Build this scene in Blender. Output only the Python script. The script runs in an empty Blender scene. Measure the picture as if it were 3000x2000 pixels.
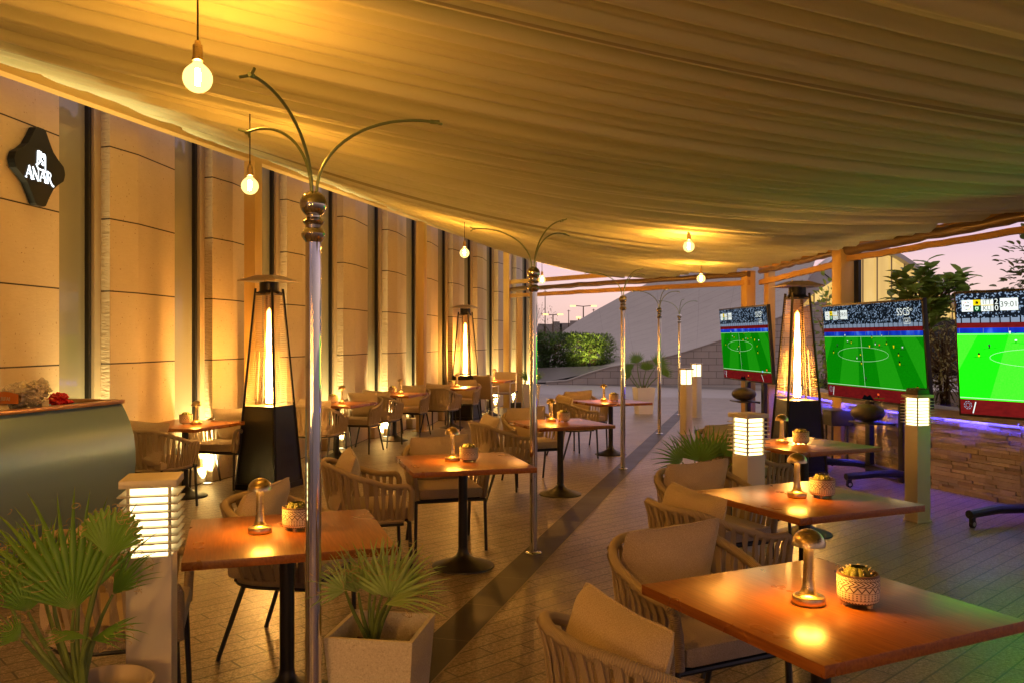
import bpy, bmesh, math, random
from mathutils import Vector, Matrix, noise as mnoise
random.seed(11)
R = math.radians
C = bpy.context.scene.collection
F, CX, HZ, CH = 2500.0, 1500.0, 995.0, 1.62      # calibration of the photograph (pixels of the 3000 px frame)
def W(px, py, Y): return Vector(((px-CX)*Y/F, Y, CH-(py-HZ)*Y/F))
AXA = math.atan2(.2739, .9618)
def UV2W(u, v, z=0): return Vector((.9618*v+.2739*u, -.2739*v+.9618*u, z))

# ---------------------------------------------------------------- mesh builder
class MB:
    def __init__(s): s.v=[]; s.f=[]; s.m=[]; s.uv=[]
    def vert(s, p, uv=(0,0)): s.v.append(tuple(p)); s.uv.append(uv); return len(s.v)-1
    def face(s, idx, m=0): s.f.append(tuple(idx)); s.m.append(m)
    def poly(s, pts, m=0): s.face([s.vert(p) for p in pts], m)
    def box(s, c, d, m=0, rz=0, bev=0, tf=None, taper=1.0):
        hx,hy,hz=d[0]/2,d[1]/2,d[2]/2
        bm=bmesh.new(); bmesh.ops.create_cube(bm,size=1)
        for v in bm.verts:
            k = taper if v.co.z<0 else 1.0
            v.co=Vector((v.co.x*2*hx*k,v.co.y*2*hy*k,v.co.z*2*hz))
        if bev: bmesh.ops.bevel(bm,geom=list(bm.edges),offset=bev,segments=2,profile=.6,affect='EDGES')
        mt=Matrix.Translation(Vector(c))@Matrix.Rotation(rz,4,'Z')
        if tf is not None: mt=tf@mt
        o=len(s.v); bm.verts.ensure_lookup_table(); bm.verts.index_update()
        for v in bm.verts:
            p=mt@v.co; s.vert(p)
        for f in bm.faces: s.face([o+v.index for v in f.verts],m)
        bm.free()
    def tube(s, path, r, n=8, m=0, closed=False, cap=True, up=None, flat=None):
        P=[Vector(p) for p in path]; K=len(P)
        rr=r if isinstance(r,(list,tuple)) else [r]*K
        rings=[]; L=0; nprev=None
        for i in range(K):
            if closed: t=P[(i+1)%K]-P[i-1]
            else: t=P[min(i+1,K-1)]-P[max(i-1,0)]
            if t.length<1e-9: t=Vector((0,0,1))
            t.normalize()
            if nprev is None:
                a=Vector(up) if up else (Vector((0,0,1)) if abs(t.z)<.9 else Vector((1,0,0)))
                nn=(a-t*a.dot(t)).normalized()
            else:
                nn=nprev-t*nprev.dot(t)
                nn=nn.normalized() if nn.length>1e-6 else nprev
            nprev=nn; b=t.cross(nn)
            if i: L+=(P[i]-P[i-1]).length
            fx,fy=flat if flat else (1,1)
            rings.append([s.vert(P[i]+(nn*math.cos(q)*fx+b*math.sin(q)*fy)*rr[i],(q/6.2832,L)) for q in [2*math.pi*k/n for k in range(n+1)]])
        rng=range(K if closed else K-1)
        for i in rng:
            A,B=rings[i],rings[(i+1)%K]
            for k in range(n): s.face((A[k],A[k+1],B[k+1],B[k]),m)
        if cap and not closed:
            s.face(list(reversed(rings[0][:-1])),m); s.face(rings[-1][:-1],m)
    def lathe(s, prof, n=24, c=(0,0,0), m=0, ms=None):
        c=Vector(c); rings=[]; L=0; z0=min(p[1] for p in prof); z1=max(p[1] for p in prof)
        for i,(r,z) in enumerate(prof):
            rings.append([s.vert(c+Vector((r*math.cos(2*math.pi*k/n),r*math.sin(2*math.pi*k/n),z)),(k/n,(z-z0)/max(z1-z0,1e-6))) for k in range(n+1)])
        for i in range(len(prof)-1):
            A,B=rings[i],rings[i+1]
            for k in range(n):
                if prof[i][0]<1e-7: s.face((A[k],B[k+1],B[k]),ms[i] if ms else m)
                elif prof[i+1][0]<1e-7: s.face((A[k],A[k+1],B[k]),ms[i] if ms else m)
                else: s.face((A[k],A[k+1],B[k+1],B[k]),ms[i] if ms else m)
    def grid(s, fn, nu, nv, m=0, wrapu=False):
        o=len(s.v)
        for j in range(nv+1):
            for i in range(nu+1):
                p=fn(i/nu,j/nv); s.vert(p,(i/nu,j/nv))
        for j in range(nv):
            for i in range(nu):
                a=o+j*(nu+1)+i; s.face((a,a+1,a+nu+2,a+nu+1),m)
    def prism(s, pts, d, m=0, tf=None, cap=True):       # 2D outline (x,z) extruded along y from 0 to d
        n=len(pts); tf=tf or Matrix.Identity(4)
        a=[s.vert(tf@Vector((x,0,z))) for x,z in pts]; b=[s.vert(tf@Vector((x,d,z))) for x,z in pts]
        if cap: s.face(a,m); s.face(list(reversed(b)),m)
        for i in range(n):
            j=(i+1)%n; s.face((a[j],a[i],b[i],b[j]),m)
    def build(s, name, mats, parent=None, sharp=35, smooth=True):
        me=bpy.data.meshes.new(name); me.from_pydata(s.v,[],s.f)
        if not isinstance(mats,(list,tuple)): mats=[mats]
        for x in mats: me.materials.append(x)
        me.polygons.foreach_set('material_index',s.m)
        ul=me.uv_layers.new(name='UVMap')
        li=[0]*len(me.loops); me.loops.foreach_get('vertex_index',li)
        flat=[]
        for i in li: flat.extend(s.uv[i])
        ul.data.foreach_set('uv',flat)
        if smooth:
            me.polygons.foreach_set('use_smooth',[True]*len(me.polygons))
            if sharp: me.set_sharp_from_angle(angle=R(sharp))
        me.update()
        o=bpy.data.objects.new(name,me); C.objects.link(o)
        if parent is not None: o.parent=parent
        return o

def tag(o,label=None,cat=None,group=None,kind=None):
    if label: o['label']=label
    if cat: o['category']=cat
    if group: o['group']=group
    if kind: o['kind']=kind
    return o
def thing(name,label,cat,loc=(0,0,0),rz=0,group=None):
    o=bpy.data.objects.new(name,None); C.objects.link(o); o.empty_display_size=.1
    o.location=loc; o.rotation_euler=(0,0,rz); return tag(o,label,cat,group)
KIDS={}
def kids(o): return [c for c in bpy.data.objects if c.parent==o]
def tree(o): return (o,[tree(c) for c in kids(o)])
def copy_tree(t,parent=None):
    c=t[0].copy(); C.objects.link(c)
    if parent is not None: c.parent=parent
    for k in t[1]: copy_tree(k,c)
    return c
def place(t,first,loc,rz,label):
    o=t[0] if first else copy_tree(t)
    o.location=loc; o.rotation_euler=(0,0,rz); o['label']=label
    return o

# ---------------------------------------------------------------- materials
class NT:
    def __init__(s,name):
        s.mat=bpy.data.materials.new(name); s.mat.use_nodes=True; s.t=s.mat.node_tree
        s.b=s.t.nodes['Principled BSDF']; s.out=s.t.nodes['Material Output']
    def n(s,typ,**kw):
        x=s.t.nodes.new(typ)
        for k,v in kw.items(): setattr(x,k,v)
        return x
    def put(s,sock,v):
        if v is None: return
        if hasattr(v,'is_output'): s.t.links.new(v,sock)
        elif isinstance(v,(tuple,list)) and len(v)==3 and sock.type=='RGBA': sock.default_value=(*v,1)
        else: sock.default_value=v
    def math(s,op,a,b=None,c=None):
        x=s.n('ShaderNodeMath',operation=op)
        for i,q in enumerate((a,b,c)): s.put(x.inputs[i],q)
        return x.outputs[0]
    def mix(s,f,a,b,bt='MIX'):
        x=s.n('ShaderNodeMix',data_type='RGBA',blend_type=bt)
        s.put(x.inputs[0],f); s.put(x.inputs[6],a); s.put(x.inputs[7],b); return x.outputs[2]
    def coord(s,kind='Object',scale=(1,1,1),rot=(0,0,0),loc=(0,0,0)):
        t=s.n('ShaderNodeTexCoord'); m=s.n('ShaderNodeMapping')
        m.inputs['Scale'].default_value=scale; m.inputs['Rotation'].default_value=rot; m.inputs['Location'].default_value=loc
        s.t.links.new(t.outputs[kind],m.inputs[0]); return m.outputs[0]
    def noise(s,vec,scale,detail=4,rough=.5,out=0):
        x=s.n('ShaderNodeTexNoise'); s.put(x.inputs['Vector'],vec); x.inputs['Scale'].default_value=scale
        x.inputs['Detail'].default_value=detail; x.inputs['Roughness'].default_value=rough; return x.outputs[out]
    def ramp(s,f,stops,interp='LINEAR'):
        x=s.n('ShaderNodeValToRGB'); x.color_ramp.interpolation=interp; e=x.color_ramp.elements
        while len(e)<len(stops): e.new(.5)
        for q,(p,c) in zip(e,stops): q.position=p; q.color=(*c,1) if len(c)==3 else c
        s.put(x.inputs[0],f); return x.outputs[0]
    def sep(s,vec):
        x=s.n('ShaderNodeSeparateXYZ'); s.put(x.inputs[0],vec); return x.outputs
    def bump(s,h,strength=.3,dist=.01,nrm=None):
        x=s.n('ShaderNodeBump'); x.inputs['Strength'].default_value=strength; x.inputs['Distance'].default_value=dist
        s.put(x.inputs['Height'],h)
        if nrm is not None: s.put(x.inputs['Normal'],nrm)
        s.put(s.b.inputs['Normal'],x.outputs[0]); return x.outputs[0]
    def set(s,color=None,rough=None,metal=None,spec=None,coat=None,emis=None,estr=None,trans=None):
        b=s.b
        s.put(b.inputs['Base Color'],color); s.put(b.inputs['Roughness'],rough); s.put(b.inputs['Metallic'],metal)
        s.put(b.inputs['Specular IOR Level'],spec); s.put(b.inputs['Coat Weight'],coat)
        s.put(b.inputs['Emission Color'],emis); s.put(b.inputs['Emission Strength'],estr); s.put(b.inputs['Transmission Weight'],trans)
        return s
def plain(name,color,rough=.5,metal=0,spec=.5,var=.12,vs=6,bs=0,bscale=60):
    k=NT(name); v=k.coord('Object')
    nz=k.noise(v,vs,5,.6)
    col=k.mix(k.math('MULTIPLY',nz,1.0),tuple(c*(1-var) for c in color),tuple(min(1,c*(1+var)) for c in color))
    k.set(color=col,rough=k.math('MULTIPLY_ADD',nz,.2*rough,rough*.9),metal=metal,spec=spec)
    if bs: k.bump(k.noise(v,bscale,3),bs,.004)
    return k.mat
def emitter(name,color,strength,sample=True):
    k=NT(name); e=k.n('ShaderNodeEmission'); k.put(e.inputs[0],color); k.put(e.inputs[1],strength)
    k.t.links.new(e.outputs[0],k.out.inputs[0])
    if not sample: k.mat.cycles.emission_sampling='NONE'
    return k.mat

M={}
# dark steel, chrome, brass
M['dark_metal']=plain('dark_metal',(.035,.036,.036),.42,.3,.5)
M['black']=plain('black_plastic',(.012,.012,.013),.4)
M['chrome']=plain('chrome',(.74,.71,.66),.06,1,.5,.05)
M['green_metal']=plain('patina_tube',(.20,.27,.12),.38,.4)
M['alu']=plain('aluminium',(.70,.66,.58),.35,.6)
M['white_metal']=plain('louvre_grey',(.50,.46,.38),.45,.1)
M['ochre']=plain('ochre_paint',(.60,.40,.13),.42,0,.5,.08,2)
M['frame_light']=plain('window_trim',(.48,.38,.24),.4,.3)
k=NT('brass'); v=k.coord('Object',(3,3,160)); nz=k.noise(v,10,3)
k.set(color=(.56,.43,.24),metal=1,rough=k.math('MULTIPLY_ADD',nz,.2,.2)); k.b.inputs['Anisotropic'].default_value=.5; M['brass']=k.mat
# wood table
k=NT('walnut'); v=k.coord('Object',(26,1.5,26)); a=k.noise(v,4.0,4,.5)
w=k.noise(k.coord('Object',(7,.5,7)),2.0,3)
g=k.math('ADD',k.math('MULTIPLY',a,.75),k.math('MULTIPLY',w,.25))
col=k.ramp(g,[(.30,(.20,.060,.009)),(.46,(.27,.086,.013)),(.55,(.32,.108,.017)),(.72,(.40,.148,.027))])
fine=k.noise(k.coord('Object',(160,4,160)),3,3); col=k.mix(k.math('MULTIPLY',fine,.22),col,(.10,.028,.007))
k.set(color=col,rough=k.math('MULTIPLY_ADD',k.noise(k.coord('Object'),3,4),.06,.25),spec=.5); k.b.inputs['Coat Weight'].default_value=.0; k.b.inputs['Coat Roughness'].default_value=.14
M['wood']=k.mat
# rope (UV.y is metres along the strand) and woven cloth
k=NT('rope_wrap'); uv=k.sep(k.coord('UV')); w=k.math('SINE',k.math('MULTIPLY',uv[1],900)); nz=k.noise(k.coord('Object'),9,4)
col=k.mix(nz,(.36,.28,.18),(.50,.40,.27)); col=k.mix(k.math('MULTIPLY_ADD',w,.18,.18),col,(.19,.14,.08))
k.set(color=col,rough=.62,spec=.35); k.bump(w,.5,.0035); M['rope']=k.mat
k=NT('rope_band'); uv=k.sep(k.coord('UV')); w=k.math('SINE',k.math('MULTIPLY',uv[0],31.4)); nz=k.noise(k.coord('Object'),9,4)
col=k.mix(nz,(.40,.315,.205),(.55,.44,.30)); col=k.mix(k.math('MULTIPLY_ADD',w,.2,.2),col,(.19,.14,.08))
k.set(color=col,rough=.62,spec=.35); k.bump(w,.45,.003); M['band']=k.mat
def cloth(name,c1,c2,ws=420):
    k=NT(name); v=k.coord('Object'); xyz=k.sep(v)
    wx=k.math('SINE',k.math('MULTIPLY',k.math('ADD',xyz[0],xyz[1]),ws)); wz=k.math('SINE',k.math('MULTIPLY',k.math('ADD',xyz[2],xyz[1]),ws))
    h=k.math('MULTIPLY',wx,wz); nz=k.noise(v,300,2,.6); n2=k.noise(v,6,4)
    col=k.mix(k.math('MULTIPLY_ADD',nz,2.2,-.6),c1,c2); col=k.mix(k.math('MULTIPLY',n2,.3),col,tuple(x*.6 for x in c1))
    k.set(color=col,rough=.95,spec=.15); k.b.inputs['Sheen Weight'].default_value=.25
    k.bump(k.math('ADD',h,k.math('MULTIPLY',nz,2)),.35,.0025); return k.mat
M['cushion']=cloth('cushion_linen',(.40,.31,.20),(.66,.535,.38))
M['sling']=cloth('sling_cloth',(.30,.22,.13),(.42,.32,.2))
# limestone cladding with recessed joints every 0.695 m
def limestone(name,bs,freq):
    k=NT(name); v=k.coord('Object'); xyz=k.sep(v)
    nz=k.noise(v,3,6,.6); st=k.noise(k.coord('Object',(1.5,1.5,6),(R(32),R(-25),0)),freq,5,.6)
    fr=k.math('FRACT',k.math('DIVIDE',k.math('ADD',xyz[2],.006),.695)); joint=k.math('LESS_THAN',fr,.019)
    pid=k.math('FLOOR',k.math('DIVIDE',xyz[2],.695)); pid2=k.math('FLOOR',k.math('DIVIDE',xyz[1],.806))
    wn=k.n('ShaderNodeTexWhiteNoise',noise_dimensions='2D'); cb=k.n('ShaderNodeCombineXYZ'); k.put(cb.inputs[0],pid); k.put(cb.inputs[1],pid2); k.put(wn.inputs['Vector'],cb.outputs[0])
    col=k.mix(nz,(.51,.42,.265),(.68,.575,.385)); col=k.mix(k.math('MULTIPLY',st,.35),col,(.36,.27,.16))
    col=k.mix(k.math('MULTIPLY',wn.outputs[0],.22),col,(.36,.27,.17))
    col=k.mix(k.math('GREATER_THAN',k.noise(v,38,2),.71),col,(.27,.18,.10))
    col=k.mix(joint,col,(.03,.02,.015)); k.set(color=col,rough=.7,spec=.3)
    k.bump(k.math('SUBTRACT',st,k.math('MULTIPLY',joint,1.5)),bs,.035); return k.mat
M['lime']=limestone('limestone_smooth',.10,9); M['lime_rough']=limestone('limestone_split',.8,7)
k=NT('dark_glass'); nz=k.noise(k.coord('Object',(.4,.4,.2)),2,2)
k.set(color=k.mix(nz,(.20,.185,.12),(.32,.29,.19)),rough=.06,spec=.7); M['glass_dark']=k.mat
# floor pavers
k=NT('granite_pavers'); v=k.coord('Object',rot=(0,0,-R(42.8)))
br=k.n('ShaderNodeTexBrick'); k.put(br.inputs['Vector'],v); br.offset=.37; br.offset_frequency=2
for nme,val in (('Scale',1),('Mortar Size',.0055),('Mortar Smooth',.15),('Bias',0),('Brick Width',.52),('Row Height',.118)): br.inputs[nme].default_value=val
br.inputs['Color1'].default_value=(.0,.0,.0,1); br.inputs['Color2'].default_value=(1,1,1,1); br.inputs['Mortar'].default_value=(.5,.5,.5,1)
o=k.coord('Object'); sp=k.noise(o,48,4,.8); sp2=k.noise(o,120,3,.7); big=k.noise(o,.9,4)
g=k.ramp(k.math('ADD',k.math('MULTIPLY',sp,.6),k.math('MULTIPLY',sp2,.4)),[(.40,(.05,.036,.023)),(.47,(.20,.15,.10)),(.53,(.315,.25,.175)),(.60,(.52,.43,.32))])
g=k.mix(k.math('MULTIPLY',br.outputs[0],.38),g,(.14,.10,.065)); st2=k.ramp(k.noise(o,2.3,5,.7),[(.5,(0,0,0)),(.68,(1,1,1))]); g=k.mix(k.math('MULTIPLY',big,.25),g,(.13,.10,.07)); g=k.mix(k.math('MULTIPLY',st2,.35),g,(.085,.06,.04))
col=k.mix(br.outputs[1],g,(.045,.036,.028)); k.set(color=col,rough=k.math('MULTIPLY_ADD',big,.22,.27),spec=.5)
k.bump(k.math('SUBTRACT',k.math('MULTIPLY',sp,.25),br.outputs[1]),.35,.004); M['pavers']=k.mat
k=NT('dark_granite'); o=k.coord('Object'); sp=k.noise(o,140,3,.7); big=k.noise(o,2.5,4); uv=k.sep(o)
jt=k.math('LESS_THAN',k.math('FRACT',k.math('DIVIDE',uv[1],.62)),.008)
col=k.mix(sp,(.012,.009,.007),(.04,.032,.025)); col=k.mix(k.math('MULTIPLY',big,.4),col,(.05,.04,.03)); col=k.mix(jt,col,(.16,.13,.1))
k.set(color=col,rough=k.math('MULTIPLY_ADD',big,.2,.36),spec=.25); M['strip']=k.mat
M['grout']=plain('pale_grout',(.30,.25,.19),.6)
k=NT('plaza_stone'); o=k.coord('Object'); xyz=k.sep(k.coord('Object',rot=(0,0,-R(42.8))))
jt=k.math('MAXIMUM',k.math('LESS_THAN',k.math('FRACT',k.math('DIVIDE',xyz[0],.9)),.01),k.math('LESS_THAN',k.math('FRACT',k.math('DIVIDE',xyz[1],.45)),.02))
n1=k.noise(o,70,3,.7); n2=k.noise(o,.25,4)
bandm=k.math('LESS_THAN',k.math('FRACT',k.math('DIVIDE',k.math('ADD',xyz[0],k.math('MULTIPLY',xyz[1],.25)),7.0)),.22)
col=k.mix(n1,(.28,.245,.22),(.40,.36,.325)); col=k.mix(k.math('MULTIPLY',bandm,.75),col,(.085,.075,.068)); col=k.mix(k.math('MULTIPLY',n2,.35),col,(.14,.12,.105)); col=k.mix(k.math('MULTIPLY',jt,.6),col,(.09,.08,.07))
k.set(color=col,rough=k.math('MULTIPLY_ADD',n2,.2,.35)); M['plaza']=k.mat
# canopy fabric
k=NT('canopy_fabric'); uv=k.coord('UV',(30,900,1)); o=k.coord('Object'); n1=k.noise(o,240,2); n2=k.noise(o,1.1,4)
col=k.mix(n2,(.56,.59,.38),(.66,.69,.46)); col=k.mix(k.math('MULTIPLY',n1,.18),col,(.44,.44,.26)); sv=k.sep(k.coord('UV'))[1]; seam=k.math('LESS_THAN',k.math('ABSOLUTE',k.math('SUBTRACT',k.math('FRACT',k.math('MULTIPLY',sv,19)),.5)),.0055); col=k.mix(k.math('MULTIPLY',seam,.55),col,(.17,.14,.07)); k.set(color=col,rough=.9,spec=.15); k.b.inputs['Sheen Weight'].default_value=.3
k.bump(k.math('ADD',n1,k.math('MULTIPLY',seam,2)),.15,.004); M['fabric']=k.mat
M['blind']=plain('rolled_blind',(.16,.105,.05),.3,0,.6,.3,3)
M['valance']=plain('valance',(.50,.30,.10),.7,0,.3,.15,3)
# plants
def leafmat(name,c1,c2,rough=.45,scale=8,tr=.2):
    k=NT(name); g=k.n('ShaderNodeNewGeometry'); o=k.coord('Object'); nz=k.noise(o,scale,4)
    f=k.math('ADD',k.math('MULTIPLY',g.outputs['Random Per Island'],.6),k.math('MULTIPLY',nz,.5))
    col=k.mix(f,c1,c2); k.set(color=col,rough=rough,spec=.4)
    t=k.n('ShaderNodeBsdfTranslucent'); k.put(t.inputs[0],k.mix(.5,col,(.12,.2,.02)))
    mx=k.n('ShaderNodeMixShader'); mx.inputs[0].default_value=tr
    k.t.links.new(k.b.outputs[0],mx.inputs[1]); k.t.links.new(t.outputs[0],mx.inputs[2]); k.t.links.new(mx.outputs[0],k.out.inputs[0]); return k.mat
k=NT('palm_green'); uv=k.sep(k.coord('UV')); nz=k.noise(k.coord('Object'),14,4)
col=k.mix(nz,(.065,.20,.02),(.15,.35,.05)); vein=k.math('SINE',k.math('MULTIPLY',uv[0],60)); col=k.mix(k.math('MULTIPLY_ADD',vein,.12,.12),col,(.17,.27,.07))
col=k.mix(k.ramp(uv[1],[(.93,(0,0,0)),(1,(1,1,1))]),col,(.36,.26,.11)); k.set(color=col,rough=.42,spec=.45)
t=k.n('ShaderNodeBsdfTranslucent'); k.put(t.inputs[0],(.17,.27,.04)); mx=k.n('ShaderNodeMixShader'); mx.inputs[0].default_value=.22
k.t.links.new(k.b.outputs[0],mx.inputs[1]); k.t.links.new(t.outputs[0],mx.inputs[2]); k.t.links.new(mx.outputs[0],k.out.inputs[0]); M['palm']=k.mat
M['palm_pale']=leafmat('palm_pale',(.23,.38,.09),(.42,.56,.22),.45,14,.2)
M['petiole']=plain('petiole',(.14,.21,.055),.5,0,.4,.25,20)
M['fibre']=plain('palm_fibre',(.42,.30,.13),.8)
M['ficus']=leafmat('ficus_leaf',(.16,.30,.055),(.36,.50,.14),.38,8,.5)
M['hedge']=leafmat('hedge_leaf_lit',(.05,.11,.018),(.17,.25,.04),.5,2)  # brighter copy of the hedge leaf: light on the right end is in its colour
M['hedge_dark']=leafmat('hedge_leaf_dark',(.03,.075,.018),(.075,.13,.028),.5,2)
M['dry']=leafmat('dry_leaf',(.22,.20,.09),(.40,.33,.16),.6,4)
M['tree_leaf']=leafmat('tree_leaf',(.11,.14,.05),(.26,.28,.12),.5,3)
M['farpalm']=leafmat('far_frond',(.05,.045,.02),(.12,.10,.045),.6,3)
M['bark']=plain('bark',(.13,.085,.05),.85,0,.2,.35,14,.5,40)
M['soil']=plain('soil',(.10,.065,.035),.95,0,.1,.5,30,.8,60)
# planters, concrete
k=NT('terrazzo'); o=k.coord('Object'); a=k.noise(o,150,3,.7); col=k.ramp(a,[(.30,(.40,.33,.24)),(.42,(.60,.54,.44)),(.6,(.67,.61,.51)),(.68,(.78,.73,.64))]); k.set(color=col,rough=.55); k.bump(a,.12,.002); M['planter']=k.mat
M['pot_pale']=plain('pale_pot',(.52,.43,.31),.5)
M['white_pot']=plain('white_pot',(.80,.77,.70),.4,0,.5,.05,4)
M['pot_dark']=plain('dark_pot',(.03,.027,.024),.5)
M['bollard']=plain('bollard_paint',(.56,.51,.41),.42,.1,.5,.08,3)
M['coping']=plain('coping_stone',(.33,.29,.25),.6,0,.4,.2,8)
k=NT('ledger_stone'); g=k.n('ShaderNodeNewGeometry'); o=k.coord('Object'); nz=k.noise(o,22,5,.65)
col=k.ramp(g.outputs['Random Per Island'],[(0,(.24,.19,.145)),(.3,(.40,.34,.275)),(.55,(.31,.29,.265)),(.8,(.48,.41,.33)),(1,(.20,.17,.145))]); col=k.mix(k.math('MULTIPLY',nz,.5),col,(.15,.115,.085)); k.set(color=col,rough=.8,spec=.25); k.bump(nz,.7,.012); M['ledger']=k.mat
k=NT('shell_concrete'); o=k.coord('Object',(1,1,2.5),(R(20),R(35),0)); a=k.noise(o,.9,6,.65); b=k.noise(k.coord('Object'),9,4); x=k.sep(k.coord('UV'))
jt=k.math('MAXIMUM',k.math('LESS_THAN',k.math('FRACT',k.math('MULTIPLY',x[1],16)),.03),k.math('LESS_THAN',k.math('FRACT',k.math('MULTIPLY',x[0],9)),.008))
col=k.mix(a,(.35,.315,.28),(.48,.435,.39)); col=k.mix(k.math('MULTIPLY',b,.3),col,(.22,.2,.185)); col=k.mix(k.math('MULTIPLY',jt,.6),col,(.16,.14,.13)); k.set(color=col,rough=.75,spec=.3); M['shell']=k.mat
k=NT('block_wall'); v=k.coord('Object',rot=(R(90),0,0)); br=k.n('ShaderNodeTexBrick'); k.put(br.inputs['Vector'],v)
for nme,val in (('Scale',1),('Mortar Size',.008),('Brick Width',.55),('Row Height',.24)): br.inputs[nme].default_value=val
br.inputs['Color1'].default_value=(.50,.44,.385,1); br.inputs['Color2'].default_value=(.58,.515,.45,1); br.inputs['Mortar'].default_value=(.12,.105,.09,1)
sn=k.noise(k.coord('Object',(1,1,.25)),2,5); k.set(color=k.mix(k.math('MULTIPLY',sn,.5),br.outputs[0],(.15,.13,.11)),rough=.8); M['blocks']=k.mat
M['fascia']=plain('fascia_white',(.58,.54,.52),.5,0,.4,.08,.6)
# counter
k=NT('counter_metal'); a=k.noise(k.coord('Object',(1,.15,1)),3,2,.5)
k.set(color=k.mix(a,(.20,.33,.44),(.25,.40,.52)),metal=.4,rough=k.math('MULTIPLY_ADD',a,.08,.27)); M['counter']=k.mat
M['copper']=plain('counter_rim',(.45,.25,.11),.3,.7,.5,.2,8)
k=NT('foil'); k.set(color=(.92,.84,.64),metal=.6,rough=.15); k.bump(k.noise(k.coord('Object'),38,3,.6),1.0,.03); M['foil']=k.mat
M['red_wrap']=plain('red_wrap',(.55,.015,.02),.2,0,.6)
M['orange_lab']=plain('orange_label',(.62,.19,.03),.5)
M['paper']=plain('box_card',(.62,.55,.40),.7)
M['sign_black']=plain('sign_black',(.006,.009,.010),.5,0,.25)
M['sign_lit']=emitter('sign_letters',(.86,.95,1.0),1.5)
# pot with a painted band pattern (UV.x round the pot, UV.y up it)
k=NT('painted_pot'); uv=k.sep(k.coord('UV')); u,v=uv[0],uv[1]
def band(lo,hi): return k.math('MULTIPLY',k.math('GREATER_THAN',v,lo),k.math('LESS_THAN',v,hi))
def tri(x): return k.math('ABSOLUTE',k.math('MULTIPLY_ADD',k.math('FRACT',x),2.0,-1.0))
A=k.math('LESS_THAN',k.math('FRACT',k.math('ADD',k.math('MULTIPLY',u,44),k.math('MULTIPLY',k.math('ABSOLUTE',k.math('SUBTRACT',v,.89)),22))),.55)
B=k.math('LESS_THAN',k.math('FRACT',k.math('ADD',k.math('MULTIPLY',u,26),k.math('MULTIPLY',k.math('ABSOLUTE',k.math('SUBTRACT',v,.73)),12))),.6)
Z=k.math('SUBTRACT',k.math('MULTIPLY_ADD',tri(k.math('MULTIPLY',u,17)),.15,.45),v)
Cc=k.math('GREATER_THAN',k.math('ABSOLUTE',Z),.028)
D=k.math('MAXIMUM',k.math('LESS_THAN',k.math('FRACT',k.math('MULTIPLY',u,34)),.62),k.math('LESS_THAN',k.math('FRACT',k.math('MULTIPLY',v,14)),.5))
E=k.math('LESS_THAN',k.math('ABSOLUTE',k.math('SUBTRACT',v,k.math('MULTIPLY_ADD',tri(k.math('MULTIPLY',u,40)),.06,.09))),.05)
tot=None
for msk,lo,hi in ((A,.83,.95),(B,.64,.81),(Cc,.42,.62),(D,.17,.405),(E,.05,.155)):
    q=k.math('MULTIPLY',msk,band(lo,hi)); tot=q if tot is None else k.math('ADD',tot,q)
nz=k.noise(k.coord('Object'),160,2)
k.set(color=k.mix(tot,(.085,.05,.028),k.mix(nz,(.62,.56,.44),(.76,.71,.60))),rough=.6); k.bump(tot,.2,.001); M['pot']=k.mat
M['pot_in']=plain('pot_glaze',(.10,.055,.028),.35); M['clay']=plain('clay_foot',(.5,.33,.2),.6)
M['cactus']=plain('cactus',(.10,.105,.022),.6,0,.3,.35,40); M['spine']=plain('spine',(.72,.62,.40),.6)
# lamps and lights
WARM=(1.0,.50,.115)
M['lamp_led']=emitter('lamp_led',(1.0,.43,.055),105)
M['bulb_core']=emitter('bulb_filament',(1.0,.385,.048),2300)
k=NT('bulb_glass'); tr=k.n('ShaderNodeBsdfTransparent'); e=k.n('ShaderNodeEmission'); k.put(e.inputs[0],(1.0,.62,.17)); e.inputs[1].default_value=1.25; mx=k.n('ShaderNodeMixShader'); mx.inputs[0].default_value=.62
k.t.links.new(tr.outputs[0],mx.inputs[1]); k.t.links.new(e.outputs[0],mx.inputs[2]); k.t.links.new(mx.outputs[0],k.out.inputs[0]); k.mat.cycles.emission_sampling='NONE'; M['bulb_glass']=k.mat
k=NT('flame'); z=k.sep(k.coord('Generated'))[2]; e=k.n('ShaderNodeEmission'); k.put(e.inputs[0],k.ramp(z,[(0,(1,.62,.25)),(.35,(1,.55,.15)),(1,(1,.38,.07))]))
k.put(e.inputs[1],k.math('MULTIPLY',k.ramp(z,[(0,(.5,.5,.5)),(.2,(1,1,1)),(.55,(.55,.55,.55)),(1,(.08,.08,.08))]),120)); k.t.links.new(e.outputs[0],k.out.inputs[0]); M['flame']=k.mat
k=NT('tube_glass'); tr=k.n('ShaderNodeBsdfTransparent'); tr.inputs[0].default_value=(1,.86,.6,1); gl=k.n('ShaderNodeBsdfGlossy'); gl.inputs['Roughness'].default_value=.05; mx=k.n('ShaderNodeMixShader'); mx.inputs[0].default_value=.10
k.t.links.new(tr.outputs[0],mx.inputs[1]); k.t.links.new(gl.outputs[0],mx.inputs[2]); k.t.links.new(mx.outputs[0],k.out.inputs[0]); M['tube_glass']=k.mat
M['lantern']=emitter('lantern_diffuser',(1.0,.76,.34),1.7)
M['uplens']=emitter('uplight_lens',(1.0,.80,.40),2.2,False)
M['led_blue']=emitter('led_blue',(.07,.06,1.0),70)
M['street']=emitter('street_lamp_glow',(1.0,.55,.14),1.5,False)

EXPOSURE=1.38; SKY=.64; UPL=205.0; TVG=0.55
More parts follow.
